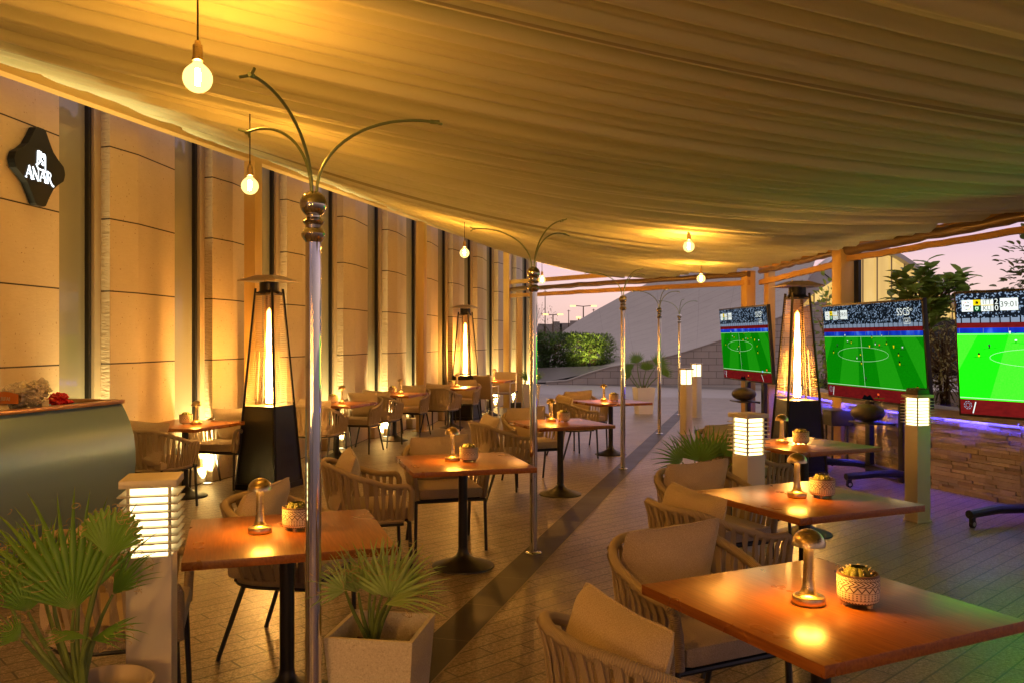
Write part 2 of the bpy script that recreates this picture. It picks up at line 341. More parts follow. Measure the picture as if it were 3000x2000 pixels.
# ================================================================ camera, world
scene=bpy.context.scene
cam=bpy.data.cameras.new('camera'); co=bpy.data.objects.new('camera',cam); C.objects.link(co); scene.camera=co
co.location=(0,0,CH); co.rotation_euler=(R(90),0,0); cam.sensor_width=36; cam.lens=30; cam.shift_y=-5/3000; cam.clip_end=2000; cam.clip_start=.02
scene.view_settings.view_transform='Standard'; scene.view_settings.look='None'; scene.view_settings.gamma=1; scene.view_settings.exposure=EXPOSURE
scene.cycles.use_denoising=True; scene.cycles.max_bounces=8; scene.cycles.diffuse_bounces=4; scene.cycles.glossy_bounces=4; scene.cycles.transparent_max_bounces=12
scene.cycles.sample_clamp_indirect=4; scene.cycles.caustics_reflective=False; scene.cycles.caustics_refractive=False; scene.cycles.use_light_tree=True
wd=bpy.data.worlds.new('World'); scene.world=wd; wd.use_nodes=True; nt=wd.node_tree; bg=nt.nodes['Background']
def wn(t,**kw):
    x=nt.nodes.new(t)
    for a,b in kw.items(): setattr(x,a,b)
    return x
sky=wn('ShaderNodeTexSky',sky_type='NISHITA'); sky.sun_disc=False; sky.sun_elevation=R(.5); sky.sun_rotation=R(15); sky.dust_density=3; sky.ozone_density=3
tc=wn('ShaderNodeTexCoord'); sp=wn('ShaderNodeSeparateXYZ'); nt.links.new(tc.outputs['Generated'],sp.inputs[0])
def wm(op,a,b=None,c=None):
    x=wn('ShaderNodeMath',operation=op)
    for i,q in enumerate((a,b,c)):
        if q is None: continue
        if hasattr(q,'is_output'): nt.links.new(q,x.inputs[i])
        else: x.inputs[i].default_value=q
    return x.outputs[0]
rp=wn('ShaderNodeValToRGB'); e=rp.color_ramp.elements
for p,c in ((0,(.50,.36,.34,1)),(.06,(.56,.40,.40,1)),(.16,(.50,.36,.44,1)),(.35,(.30,.24,.42,1)),(1,(.12,.13,.26,1)))[1:4]: e.new(p)
st=((0,(.55,.37,.31,1)),(.05,(.55,.39,.37,1)),(.13,(.44,.31,.42,1)),(.35,(.50,.39,.48,1)),(1,(.66,.56,.54,1)))
for q,(p,c) in zip(e,st): q.position=p; q.color=c
nt.links.new(sp.outputs[2],rp.inputs[0])
# dusk: the glow is ahead, the sky behind the camera is darker
az=wm('MULTIPLY_ADD',wm('MAXIMUM',wm('ADD',wm('MULTIPLY_ADD',sp.outputs[1],.5,.4),wm('MULTIPLY',sp.outputs[0],.28)),0.0),.62,.42)
cl=wn('ShaderNodeTexNoise'); cl.inputs['Scale'].default_value=3; cl.inputs['Detail'].default_value=6
mp=wn('ShaderNodeMapping'); mp.inputs['Scale'].default_value=(1,1,5); nt.links.new(tc.outputs['Generated'],mp.inputs[0]); nt.links.new(mp.outputs[0],cl.inputs['Vector'])
mul=wn('ShaderNodeMix',data_type='RGBA',blend_type='MULTIPLY'); mul.inputs[0].default_value=1; nt.links.new(rp.outputs[0],mul.inputs[6])
f=wm('MULTIPLY',az,wm('MULTIPLY_ADD',cl.outputs[0],.3,.85)); cb=wn('ShaderNodeCombineColor')
for i in range(3): nt.links.new(f,cb.inputs[i])
nt.links.new(cb.outputs[0],mul.inputs[7])
sk=wn('ShaderNodeMix',data_type='RGBA',blend_type='ADD'); sk.inputs[0].default_value=.03; nt.links.new(mul.outputs[2],sk.inputs[6]); nt.links.new(sky.outputs[0],sk.inputs[7])
nt.links.new(sk.outputs[2],bg.inputs[0]); bg.inputs[1].default_value=SKY

# ================================================================ ground
mb=MB(); mb.poly([(-60,-30,-.004),(160,-30,-.004),(160,420,-.004),(-60,420,-.004)]); tag(mb.build('plaza',M['plaza'],smooth=False),kind='structure')
mb=MB(); c=[UV2W(-8,-6.2),UV2W(-8,12),UV2W(7,9),UV2W(24.5,-.6),UV2W(24.5,-6.2)]; mb.poly(c); tag(mb.build('terrace_floor',M['pavers'],smooth=False),kind='structure')
fl=thing('floor_strip',None,None,rz=-AXA); fl['kind']='structure'
mb=MB(); mb.poly([(-1.705,-8,.004),(-1.475,-8,.004),(-1.475,24.4,.004),(-1.705,24.4,.004)]); mb.build('stone_band',M['strip'],fl,smooth=False)
mb=MB()
for x in (-1.714,-1.475):
    mb.poly([(x,-8,.0035),(x+.009,-8,.0035),(x+.009,24.4,.0035),(x,24.4,.0035)])
mb.build('grout_line',M['grout'],fl,smooth=False)

# ================================================================ stone building on the left
bld=thing('stone_building','long limestone clad building with tall narrow dark windows along the left side','building',rz=-AXA)
U0,PER=6.839,1.612; VG,VF=-6.107,-5.963
pier=None
for n in range(-8,11):
    u=U0+PER*n
    if pier is None:
        mb=MB(); out=[(VG-.3,0),(VG,0),(VF,-.011),(VF,.385),(VG,1.13),(VG-.3,1.13)]; n6=len(out)
        a=[mb.vert((x,y,0)) for x,y in out]; b=[mb.vert((x,y,5.6)) for x,y in out]
        for i in range(n6):
            j=(i+1)%n6; mb.face((a[i],a[j],b[j],b[i]),1 if i in(1,) else 0)
        mb.face(b,0); pier=mb.build('stone_pier',[M['lime'],M['lime_rough']],bld,smooth=False)
        mb=MB(); mb.box((VG-.05,-.365,2.8),(.02,.47,5.6)); glass=mb.build('window',M['glass_dark'],bld,smooth=False)
        mb=MB(); mb.box((VG+.0,-.045,2.8),(.07,.086,5.6),bev=.004); trim=mb.build('window_frame',M['frame_light'],glass)
        mb=MB(); mb.box((VG-.02,-.113,2.8),(.05,.034,5.6)); mull=mb.build('mullion',M['black'],glass)
        mb=MB(); mb.box((VG+.03,-.25,.09),(.14,.36,.18),bev=.006); sill=mb.build('sill',M['lime'],glass)
        p,g=pier,glass
    else:
        p=pier.copy(); C.objects.link(p); p.parent=bld; g=glass.copy(); C.objects.link(g); g.parent=bld
        for k_ in (trim,mull,sill):
            q=k_.copy(); C.objects.link(q); q.parent=g
    p.location=(0,u,0); g.location=(0,u,0)
mb=MB(); mb.box((VG-.4,(U0-PER*8+U0+PER*10+1.13)/2,2.8),(.2,PER*18+2,5.6)); mb.build('back_wall',M['lime'],bld,smooth=False)
# in-ground uplights in every bay
ul=None
def uplight(u,first,lab):
    global ul
    p=UV2W(u,-5.945,0)
    if first:
        o=thing('ground_uplight',lab,'uplight',p,-AXA,'in-ground uplights along the wall')
        mb=MB(); mb.lathe([(.045,.012),(.062,.012),(.066,.0045),(.066,.0)],20); mb.build('ring',M['alu'],o)
        mb=MB(); mb.lathe([(0,.010),(.045,.010)],20); mb.build('lens',M['uplens'],o)
        ul=tree(o)
    else:
        o=copy_tree(ul); o.location=p; o['label']=lab
    L=bpy.data.lights.get('uplight_lamp')
    if L is None:
        L=bpy.data.lights.new('uplight_lamp','SPOT'); L.energy=UPL; L.color=(1,.76,.34); L.spot_size=R(88); L.spot_blend=.9; L.shadow_soft_size=.03
    lo=bpy.data.objects.new('uplight_lamp',L); C.objects.link(lo); lo.parent=o; lo.location=(-.0,0,.05); lo.rotation_euler=(R(180),0,0)
    lo.rotation_euler=(R(172),R(-16),0)
UPLAB={0:'uplight hidden by the silver counter at the wall foot',1:'uplight in the floor left of the nearest pyramid heater',2:'uplight at the wall behind the nearest chrome pole',3:'uplight at the wall foot below the second wall table',4:'uplight at the wall foot behind the third wall table',5:'uplight just past the middle ochre wall post',6:'uplight behind the far left pyramid heater',7:'uplight below the farthest wall table',8:'uplight behind the metal armchairs at the far end',9:'uplight beside the far corner post',10:'last uplight at the far end of the stone wall',-1:'uplight at the wall behind the counter, out toward the left'}
for i,n in enumerate(range(-1,11)): uplight(U0+PER*n-.13,i==0,UPLAB[n])

# ================================================================ draped fabric canopy
PAIRS=[(-6,(10.5,-1,3.1)),(-2,(9.3,2.8,3.06)),(1,(7.2,6.4,3.02)),(6.0,(5.6,9.1,2.99)),(8.2,(4.4,11.4,2.81)),(10.5,(4.05,14.2,2.77)),(12.4,(2.71,16.08,2.76)),(13.8,(2.13,17.04,2.88)),(15.6,(1.454,18.17,3.12)),(18.4,(.466,19.81,3.47)),(20.6,(-.07,20.7,3.75))]
def canopy_R(ly):
    for (a,p),(b,q) in zip(PAIRS,PAIRS[1:]):
        if ly<=b: f=(ly-a)/(b-a); return Vector(p).lerp(Vector(q),f)
    return Vector(PAIRS[-1][1])
def pn(t,s): return mnoise.noise(Vector((t,s,3.7)))
def ridge(x):
    f=x-math.floor(x); return (1-abs(2*f-1))
def pleat(t,s):
    a=.55+1.3*max(0,pn(t*.45,9.1)+.12)                       # smooth zones and gathered zones
    w=t+.16*pn(t*.8,2)+.05*pn(s*1.3,t*.5)
    h=.032*ridge(w*1.5+.9*pn(t*.7,5))**1.7+.016*ridge(w*3.3+.7*pn(t*.9,2))**1.5+a*(.088*ridge(w*4.1+pn(t*1.3,s*.3))**1.6+.050*pn(w*9.5,s*.4)+.050*ridge(w*7.1+.8*pn(t*2.1,s*.2))**2.2+.018*pn(w*21,s*.6))
    edge=.75+.5*abs(2*s-1)
    return h*edge*1.35
def canopy_pt(s,ly):
    a=Vector((-5.95+.2848*ly,ly,3.82)); b=canopy_R(ly); p=a.lerp(b,s); ch=(b-a).length
    sag=.042*ch*4*s*(1-s)
    if ly<4: sag*=max(.55,1-(4-ly)*.13)
    if ly>12: sag*=max(.25,1-(ly-12)/10)
    p.z-=sag; p.z+=pleat(ly,s)-.015
    if s<.06: p.z+=-.05*math.sin(s/.06*math.pi)*(.6+.6*pn(ly*2.3,1))
    return p
mb=MB(); NTY=1250
mb.grid(lambda i,j: canopy_pt(i,-6+26.6*j),54,NTY)
cloth_o=mb.build('fabric_canopy',M['fabric'],sharp=0); tag(cloth_o,'huge pleated beige fabric canopy sagging over the whole terrace','canopy')
from mathutils.bvhtree import BVHTree
bvh=BVHTree.FromPolygons(mb.v,mb.f)
# canopy frame
fr=thing('canopy_frame','ochre steel frame with posts and rolled blinds carrying the fabric canopy','frame')
mb=MB(); a=UV2W(-6,-5.723,3.77); b=UV2W(19.8,-5.723,3.77); c=(a+b)/2; mb.box(c,(.12,25.8,.10),rz=-AXA,bev=.004); mb.build('beam',M['ochre'],fr)
for u in (-1.9,3.5,8.89,14.2,19.66):
    mb=MB(); p=UV2W(u,-5.723,1.86); mb.box(p,(.15,.15,3.72),rz=-AXA,bev=.006); mb.build('post',M['ochre'],fr)
    mb=MB(); mb.box((p.x,p.y,.006),(.26,.26,.012),rz=-AXA); mb.build('base_plate',M['ochre'],fr)
mb=MB(); p=UV2W(19.95,-5.5,1.4); mb.box(p,(.14,.14,2.8),rz=-AXA+.5,bev=.006); mb.build('post',M['ochre'],fr)
def bar(name,a,b,w,h,mat,rng=1,wav=0,rnd=False):
    mb=MB(); a=Vector(a); b=Vector(b); N=24 if wav else 1; pts=[a.lerp(b,i/N)+Vector((0,0,wav*pn(i*.7,a.x))) for i in range(N+1)]
    if rnd: mb.tube(pts,[w*(1+.25*pn(i*1.3,7)) for i in range(N+1)],12)
    else:
        for q,r in zip(pts,pts[1:]):
            d=r-q; m=(q+r)/2; rz=math.atan2(d.y,d.x); tf=Matrix.Translation(m)@Matrix.Rotation(rz,4,'Z')@Matrix.Rotation(-math.asin(d.z/d.length),4,'Y')
            mb.box((0,0,0),(d.length+.002,w,h),tf=tf)
    return mb.build(name,mat,fr)
E0,E1=(-.07,20.6),(3.92,14.1)
bar('beam',(*E0,3.0),(*E1,2.86),.08,.09,M['ochre'])
bar('rolled_blind',(*E0,2.83),(*E1,2.70),.050,0,M['blind'],wav=.02,rnd=True)
bar('blind_rail',(*E0,2.675),(*E1,2.56),.05,.085,M['valance'],wav=.012)
for (x,y,w) in ((3.93,14.2,.17),(4.24,14.05,.13)):
    mb=MB(); mb.box((x,y,1.38),(w,w,2.76),rz=.3,bev=.006); mb.build('post',M['ochre'],fr)
mb=MB(); mb.box((4.44,11.45,1.41),(.20,.20,2.82),rz=.25,bev=.006); mb.build('post',M['ochre'],fr)
mb=MB(); mb.box((4.61,11.40,1.41),(.05,.12,2.82),rz=.25,bev=.004); mb.build('guide_rail',M['dark_metal'],fr)
A_,B_,C_,D_=(4.1,14.1),(4.4,11.5),(5.62,9.1),(7.3,6.2)
bar('rolled_blind',(*A_,2.745),(*B_,2.80),.045,0,M['blind'],wav=.03,rnd=True)
bar('valance',(*A_,2.82),(*B_,2.87),.05,.09,M['valance'],wav=.03)
bar('blind_rail',(*A_,2.56),(*B_,2.64),.05,.08,M['valance'],wav=.012)
bar('valance',(*B_,2.83),(*C_,3.02),.06,.10,M['valance'],wav=.035)
bar('rolled_blind',(*B_,2.80),(*C_,2.96),.065,0,M['blind'],wav=.02,rnd=True)
bar('blind_rail',(*B_,2.69),(*C_,2.815),.05,.075,M['valance'],wav=.012)
bar('valance',(*C_,3.02),(*D_,3.05),.06,.10,M['valance'],wav=.03); bar('rolled_blind',(*C_,2.96),(*D_,2.99),.065,0,M['blind'],wav=.02,rnd=True); bar('blind_rail',(*C_,2.815),(*D_,2.82),.05,.075,M['valance'],wav=.012)

# ================================================================ pendant bulbs
def pendant(x,y,z,lab,first):
    hit=bvh.ray_cast(Vector((x,y,z+.12)),Vector((0,0,1))); top=(hit[0].z if hit[0] else z+.5)-z
    o=thing('pendant_bulb',lab,'bulb lamp',(x,y,z),0,'bare bulbs hanging from the canopy')
    mb=MB(); mb.tube([(0,0,.15),(0,0,max(.17,top))],.0045,6); mb.build('cord',M['black'],o)
    mb=MB(); mb.lathe([(0,.165),(.012,.165),(.014,.15),(.021,.145),(.022,.09),(.024,.088),(.024,.078),(.02,.076),(0,.076)],16); mb.build('socket',M['brass'],o)
    mb=MB(); pr=[(0,-.0635)]+[(.0635*math.sin(q),-.0635*math.cos(q)) for q in [math.pi*i/14 for i in range(1,12)]]+[(.021,.066),(.019,.078)]; mb.lathe(pr,24); g=mb.build('bulb',M['bulb_glass'],o)
    mb=MB(); mb.lathe([(0,-.034),(.011,-.03),(.013,0),(.012,.04),(0,.046)],10); mb.build('filament',M['bulb_core'],g)
pendant(-1.385,3.76,2.77,'nearest bare globe bulb on a long cord above the front left table',True)
pendant(-1.966,6.40,2.77,'globe bulb hanging beside the arms of the nearest chrome pole',False)
pendant(-.632,11.36,2.77,'globe bulb hanging under the left arm of the second chrome pole',False)
pendant(.565,16.06,2.74,'small globe bulb against the pale sky right of the second chrome pole',False)
pendant(2.03,9.8,2.686,'globe bulb tucked against the fabric in the middle of the canopy',False)
pendant(2.88,13.0,2.546,'globe bulb against the rolled blind near the far right corner post',False)

pendant(-1.6,-2.2,2.75,'added unseen globe bulb behind the camera on the left',False)  # added out of view as warm fill from behind
pendant(-1.75,1.1,2.74,'added unseen globe bulb past the left edge of the view',False)  # added out of view, fill for the left foreground
# ================================================================ chrome poles
def pole(p,rot,lab):
    o=thing('chrome_pole',lab,'pole',(p[0],p[1],0),rot,'chrome poles with curved arms')
    mb=MB(); mb.lathe([(0,.0),(.062,.0),(.062,.012),(.052,.018),(.030,.020),(.029,2.0)],28); mb.build('shaft',M['chrome'],o)
    mb=MB(); mb.lathe([(.029,1.98),(.032,1.985),(.043,2.0),(.045,2.012),(.038,2.024),(.030,2.034),(.030,2.044),(.037,2.05),(.041,2.058),(.033,2.066),(.026,2.072),(.026,2.076)]+[(.05*math.sin(q),2.122-.05*math.cos(q)) for q in [R(32+148*i/14) for i in range(15)]],28); mb.build('finial_ball',M['brass_d'],o)
    for a in (0,120,240):
        mb=MB(); a=R(a); d=Vector((math.cos(a),math.sin(a),0)); pts=[]
        for i in range(17):
            q=i/16*math.pi*.53; pts.append(d*(.012+.44*(1-math.cos(q))*.92)+Vector((0,0,2.165+.30*math.sin(q))))
        mb.tube(pts,.0058,8); t=pts[-1]; dr=(pts[-1]-pts[-2]).normalized(); sd=Vector((-d.y,d.x,0))
        mb.tube([t-dr*.012,t+dr*.012],.0085,8)
        for s_ in (-1,1): mb.tube([t,t+dr*.028+sd*.026*s_+Vector((0,0,.012*s_))],.0052,6)
        mb.build('arm',M['green_metal'],o)
M['brass_d']=plain('aged_brass_ball',(.52,.48,.40),.12,1,.5,.15)
pole((-.738,3.17),R(18),'nearest chrome pole, in front of the left square table')
pole((.163,6.47),R(55),'second chrome pole, at the corner of the middle table')
pole((1.39,10.69),R(50),'third chrome pole, rising beside the hedge end')
pole((2.545,14.73),R(36),'fourth chrome pole, right of the white square planter')
pole((3.63,18.5),R(28),'farthest and thinnest chrome pole beside the lit bollards')

# ================================================================ tables, lamps, cactus pots
def make_table():
    o=thing('square_table','x','table',group='square wooden pedestal tables')
    mb=MB(); mb.box((0,0,.7325),(.85,.85,.035),bev=.0025); mb.build('tabletop',M['wood'],o)
    mb=MB(); mb.tube([(0,0,.06),(0,0,.70)],.033,20); mb.box((0,0,.706),(.34,.34,.012)); mb.build('column',M['black'],o)
    mb=MB(); mb.lathe([(.034,.13),(.037,.105),(.052,.08),(.085,.058),(.14,.036),(.20,.02),(.222,.01),(.225,.0),(0,0)],36); mb.build('base',M['black'],o)
    return o
TABLES=[('M1',(-1.02,3.87),18,'square table at the front left behind the nearest chrome pole'),
('M2',(-.352,6.12),15.5,'square table in the middle beside the second chrome pole'),
('M3',(.507,8.97),21.6,'square table behind the second chrome pole, with a pale sheen'),
('M4',(1.40,12.1),23,'square table farthest in the middle row, near the white planter'),
('R1',(1.03,2.845),26,'largest looking square table in the right foreground'),
('R2',(1.62,4.72),24,'second square table from the front on the right, with a green sheen'),
('R3',(2.447,7.14),25,'square table on the right behind the lit bollard'),
('W1',(-3.39,8.85),-16,'square table by the wall, between the silver counter and the nearest heater'),
('W2',(-2.41,11.75),-16,'square wall table partly behind the nearest chrome pole'),
('W3',(-1.90,13.8),-16,'square wall table in front of the middle ochre post'),
('W4',(-1.12,15.75),-16,'square wall table in front of the far left heater'),
('W5',(-.47,18.4),-16,'farthest square wall table, with metal armchairs')]
tt=tree(make_table()); tpos={}
for i,(n,(x,y),rz,lab) in enumerate(TABLES): place(tt,i==0,(x,y,0),R(rz),lab); tpos[n]=(x,y)
def make_lamp():
    o=thing('table_lamp','x','lamp',group='mushroom table lamps')
    mb=MB(); mb.lathe([(0,.0),(.051,.0),(.053,.003),(.053,.024),(.051,.027),(.036,.031),(.026,.040),(.021,.056),(.0185,.08),(.0165,.13),(.0155,.20),(0,.20)],32); mb.build('stem',M['brass'],o)
    mb=MB(); pr=[(.054*math.cos(q),.193+.054*math.sin(q)) for q in [R(90*i/10) for i in range(11)]]; inn=[(.0515*math.cos(q),.193+.0515*math.sin(q)) for q in [R(90-90*i/10) for i in range(11)]]
    mb.lathe([(max(r,0),z) for r,z in pr]+inn[1:]+[(.054,.193)],36); mb.build('shade',M['brass'],o)
    mb=MB(); mb.lathe([(.044,.199),(.018,.199)],28); mb.build('diffuser',M['lamp_led'],o)
    return o
LP=[('M1',(-1.14,3.86)),('M2',(-.43,6.14)),('M3',(.42,9.14)),('M4',(1.315,12.2)),('R1',(.98,2.82)),('R2',(1.58,4.73)),('R3',(2.27,7.18)),('W1',(-3.25,8.8)),('W2',(-2.34,11.76)),('W3',(-1.81,13.9)),('W4',(-1.02,15.85)),('W5',(-.38,18.4))]
POT={'M1':(-.99,3.93),'M2':(-.31,6.13),'M3':(.55,9.10),'M4':(1.45,12.15),'R1':(1.14,2.81),'R2':(1.72,4.73),'R3':(2.42,7.15),'W1':(-3.37,8.82),'W2':(-2.47,11.78),'W3':(-1.95,13.9),'W4':(-1.13,15.85),'W5':(-.51,18.4)}
WHERE={'M1':'the front left table behind the nearest pole','M2':'the middle table beside the second pole','M3':'the pale sheened table behind the second pole','M4':'the farthest middle table near the white planter','R1':'the big right foreground table','R2':'the green sheened right table','R3':'the right table behind the lit bollard','W1':'the wall table beside the silver counter','W2':'the wall table behind the nearest pole','W3':'the wall table before the middle ochre post','W4':'the wall table before the far heater','W5':'the farthest wall table'}
lt=tree(make_lamp())
for i,(n,(x,y)) in enumerate(LP): place(lt,i==0,(x,y,.75),R(31*i),'lit brass mushroom lamp on '+WHERE[n])
def make_pot():
    o=thing('cactus_pot','x','potted cactus',group='patterned cactus pots')
    mb=MB(); mb.lathe([(.0,.012),(.054,.012),(.063,.020),(.0665,.034),(.067,.10),(.066,.106),(.062,.107),(.060,.10),(.058,.075),(0,.075)],36,ms=[0,0,0,0,1,1,1,1,2]); mb.build('pot',[M['pot'],M['pot_in'],M['soil']],o)
    for a in range(3):
        mb=MB(); q=R(120*a+30); mb.lathe([(0,0),(.009,0),(.011,.014),(0,.016)],10,c=(.045*math.cos(q),.045*math.sin(q),0)); mb.build('foot',M['clay'],o)
    mb=MB()
    def cac(u,v):
        a=u*2*math.pi; ph=v*math.pi*.86; rb=.043*(1+.20*abs(math.cos(a*4.5))**.6-.10)*math.sin(ph)**.75
        return Vector((rb*math.cos(a),rb*math.sin(a),.082-.034*math.cos(ph)+.012))
    mb.grid(cac,72,12); cb_=mb.build('cactus',M['cactus'],o)
    mb=MB()
    for r_ in range(9):
        for k_ in range(5):
            a=R(r_*40); ph=R(50+22*k_); rb=.043*1.1*math.sin(ph)**.75; p=Vector((rb*math.cos(a),rb*math.sin(a),.094-.034*math.cos(ph)))
            n_=(p-Vector((0,0,.08))).normalized()
            for s_ in range(3):
                d=(n_+Vector((random.uniform(-.6,.6),random.uniform(-.6,.6),random.uniform(-.3,.6)))).normalized(); mb.tube([p,p+d*.009],[.0012,.0003],3)
    mb.build('spines',M['spine'],cb_)
    return o
pt=tree(make_pot())
for i,n in enumerate(POT): x,y=POT[n]; place(pt,i==0,(x,y,.75),R(67*i),'small cactus in a patterned white pot on '+WHERE[n])

# ================================================================ rope armchairs
def rail_pt(t):          # t -1..1 : left arm front -> round the back -> right arm front
    s_=1 if t>0 else -1; q=abs(t)
    if q<.62:
        a=q/.62*math.pi/2; x=.305*math.sin(a)**.85; y=-.02-.285*math.cos(a)**.8
    else:
        f=(q-.62)/.38; x=.305-.01*f; y=-.02+.245*f
    sm=max(0,min(1,(q-.18)/.72)); sm=sm*sm*(3-2*sm)
    return Vector((s_*x,y,.775-.135*sm))
def low_pt(t):
    p=rail_pt(t); return Vector((p.x*.86,p.y*.86+.015,.405))
def pillow(mb,w,h,d,tf,seed=0,n=16,m=0):
    for sg in (1,-1):
        def fn(u,v):
            a,b=2*u-1,2*v-1
            x=w/2*a*(1-.04*(1-b*b)*abs(a)**3-.07*(a*b)**4); z=h/2*b*(1-.04*(1-a*a)*abs(b)**3-.09*(a*b)**4)-.018*(1-a*a)*max(0,b)
            th=d/2*((1-abs(a)**2.6)*(1-abs(b)**2.6))**.55
            wr=.016*pn(a*2.2+seed,b*2.2)+.010*pn(a*5+seed,b*3.5+4)*(1-abs(a)**4)*(1-abs(b)**4)
            return tf@Vector((x,sg*(th+wr*.7),z+.006*pn(a*1.7+seed*3,2)))
        k0=len(mb.f); mb.grid(fn,n,n,m)
        if sg==1: mb.f[k0:]=[tuple(reversed(f)) for f in mb.f[k0:]]
    fnr=[]; 
    for i in range(4*n):
        s_=i/n; e=int(s_); f=s_-e; a,b=[(2*f-1,-1),(1,2*f-1),(1-2*f,1),(-1,1-2*f)][e]
        x=w/2*a*(1-.04*(1-b*b)*abs(a)**3-.07*(a*b)**4); z=h/2*b*(1-.04*(1-a*a)*abs(b)**3-.09*(a*b)**4)-.018*(1-a*a)*max(0,b); fnr.append(tf@Vector((x,0,z+.006*pn(a*1.7+seed*3,2))))
    mb.tube(fnr,.0042,5,m,closed=True)
def make_chair(seed=0):
    o=thing('rope_armchair','x','armchair',group='rope armchairs around the tables')
    mb=MB(); ts=[-1+2*i/48 for i in range(49)]; path=[rail_pt(t) for t in ts]
    def down(s_): e=rail_pt(s_); return [Vector((e.x-.002*s_,e.y+.022,e.z-.012)),Vector((e.x-.006*s_,e.y+.034,e.z-.04)),Vector((e.x-.02*s_,e.y+.035,.54)),Vector((e.x*.9,e.y+.03,.41))]
    path=list(reversed(down(-1)))+path+down(1); mb.tube(path,.0205,12); mb.build('arm_rail',M['rope'],o)
    mb=MB(); NB=26
    for lay,(sh,off) in enumerate(((.040,.006),(-.040,-.004))):
        for i in range(NB):
            t=-.975+1.95*(i+.25*lay)/(NB-1)
            t=max(-.985,min(.985,t)); t2=max(-.99,min(.99,t+sh*(1 if i%2 else .45)))
            a,b=rail_pt(t),low_pt(t2); dt=.0225
            ta=(rail_pt(min(1,t+.01))-rail_pt(max(-1,t-.01))).normalized(); tb=(low_pt(min(1,t2+.01))-low_pt(max(-1,t2-.01))).normalized()
            na=Vector((ta.y,-ta.x,0)).normalized()
            cen=Vector((0,0,0)); 
            if na.dot(Vector((a.x,a.y,0)))<0: na=-na
            rows=[]
            for k_ in range(6):
                f=k_/5; p=a.lerp(b,f)+na*(off+.014*math.sin(f*math.pi)); td=ta.lerp(tb,f).normalized(); wd_=.0125*(1-.12*f)
                if k_==0: p=p+na*.018
                rows.append([mb.vert(p+td*wd_+na*.003,(0,f*.3)),mb.vert(p-td*wd_+na*.003,(1,f*.3)),mb.vert(p-td*wd_-na*.002,(1,f*.3)),mb.vert(p+td*wd_-na*.002,(0,f*.3))])
            for A,B in zip(rows,rows[1:]):
                for q in range(4): mb.face((A[q],A[(q+1)%4],B[(q+1)%4],B[q]))
    mb.build('rope_weave',M['band'],o)
    mb=MB(); mb.tube([low_pt(t) for t in ts],.0165,8); mb.build('lower_rail',M['rope'],o)
    mb=MB(); fp=[Vector((-.268,.245,.392)),Vector((.268,.245,.392))]; mb.tube(fp,.0125,8); mb.tube([low_pt(t)+Vector((0,0,-.022)) for t in ts],.011,8); mb.box((0,.02,.402),(.46,.42,.012)); mb.build('seat_frame',M['dark_metal'],o)
    for s_ in (-1,1):
        mb=MB(); mb.tube([(s_*.268,.245,.40),(s_*.275,.262,.0)],[.0135,.0115],8); mb.build('leg',M['dark_metal'],o)
        mb=MB(); mb.tube([(s_*.235,-.13,.39),(s_*.258,-.265,.0)],[.0135,.0115],8); mb.build('leg',M['dark_metal'],o)
    mb=MB(); mb.box((0,.025,.452),(.50,.50,.082),bev=.03); mb.build('seat_cushion',M['cushion'],o)
    mb=MB(); tf=Matrix.Translation((.01,-.170,.662))@Matrix.Rotation(R(-19),4,'X')@Matrix.Rotation(R(2),4,'Y'); pillow(mb,.49,.43,.165,tf,seed); mb.build('back_cushion',M['cushion'],o,sharp=50)
    return o
CH_=[((-1.18,4.52),R(-101),'armchair behind the front left table, facing the camera'),
((-1.67,3.63),R(-73),'armchair seen from behind at the left foreground bollard'),
((-1.0,5.93),R(-74),'armchair at the left side of the middle table beside the second pole'),
((-.535,6.76),R(-164),'armchair behind the middle table beside the second pole'),
((-.105,8.74),R(-70),'armchair left of the pale sheened table behind the second pole'),
((.22,9.72),R(-159),'armchair behind the pale sheened table'),
((.83,11.85),R(-67),'armchair left of the farthest middle table'),
((1.06,12.83),R(-157),'armchair behind the farthest middle table'),
((.42,2.54),R(-64),'nearest armchair, cut off by the bottom edge of the photo'),
((.74,3.47),R(-154),'armchair with a big square pillow behind the right foreground table'),
((1.04,4.44),R(-64),'armchair seen from behind at the left of the green sheened table'),
((1.24,5.32),R(-156),'armchair behind the green sheened table, in front of a palm'),
((1.84,6.86),R(-65),'armchair half hidden behind the lit bollard on the right'),
((2.03,7.78),R(-155),'armchair behind the farthest right table, mostly hidden by the bollard'),
((-3.42,8.17),R(-16),'wall armchair between the silver counter and its table'),
((-3.19,9.52),R(164),'wall armchair between its table and the nearest heater'),
((-2.52,11.08),R(-16),'wall armchair seen past the right edge of the nearest pole'),
((-2.22,12.42),R(164),'wall armchair on the far side of the second wall table'),
((-2.05,13.1),R(-16),'wall armchair with its back to the camera at the third wall table'),
((-1.72,14.48),R(164),'wall armchair on the far side of the third wall table'),
((-1.27,15.08),R(-20),'wall armchair with its back to the camera at the far heater table'),
((-.93,16.42),R(164),'wall armchair wedged between its table and the far heater')]
ct=tree(make_chair())
for i,((x,y),rz,lab) in enumerate(CH_): place(ct,i==0,(x,y,0),rz,lab)
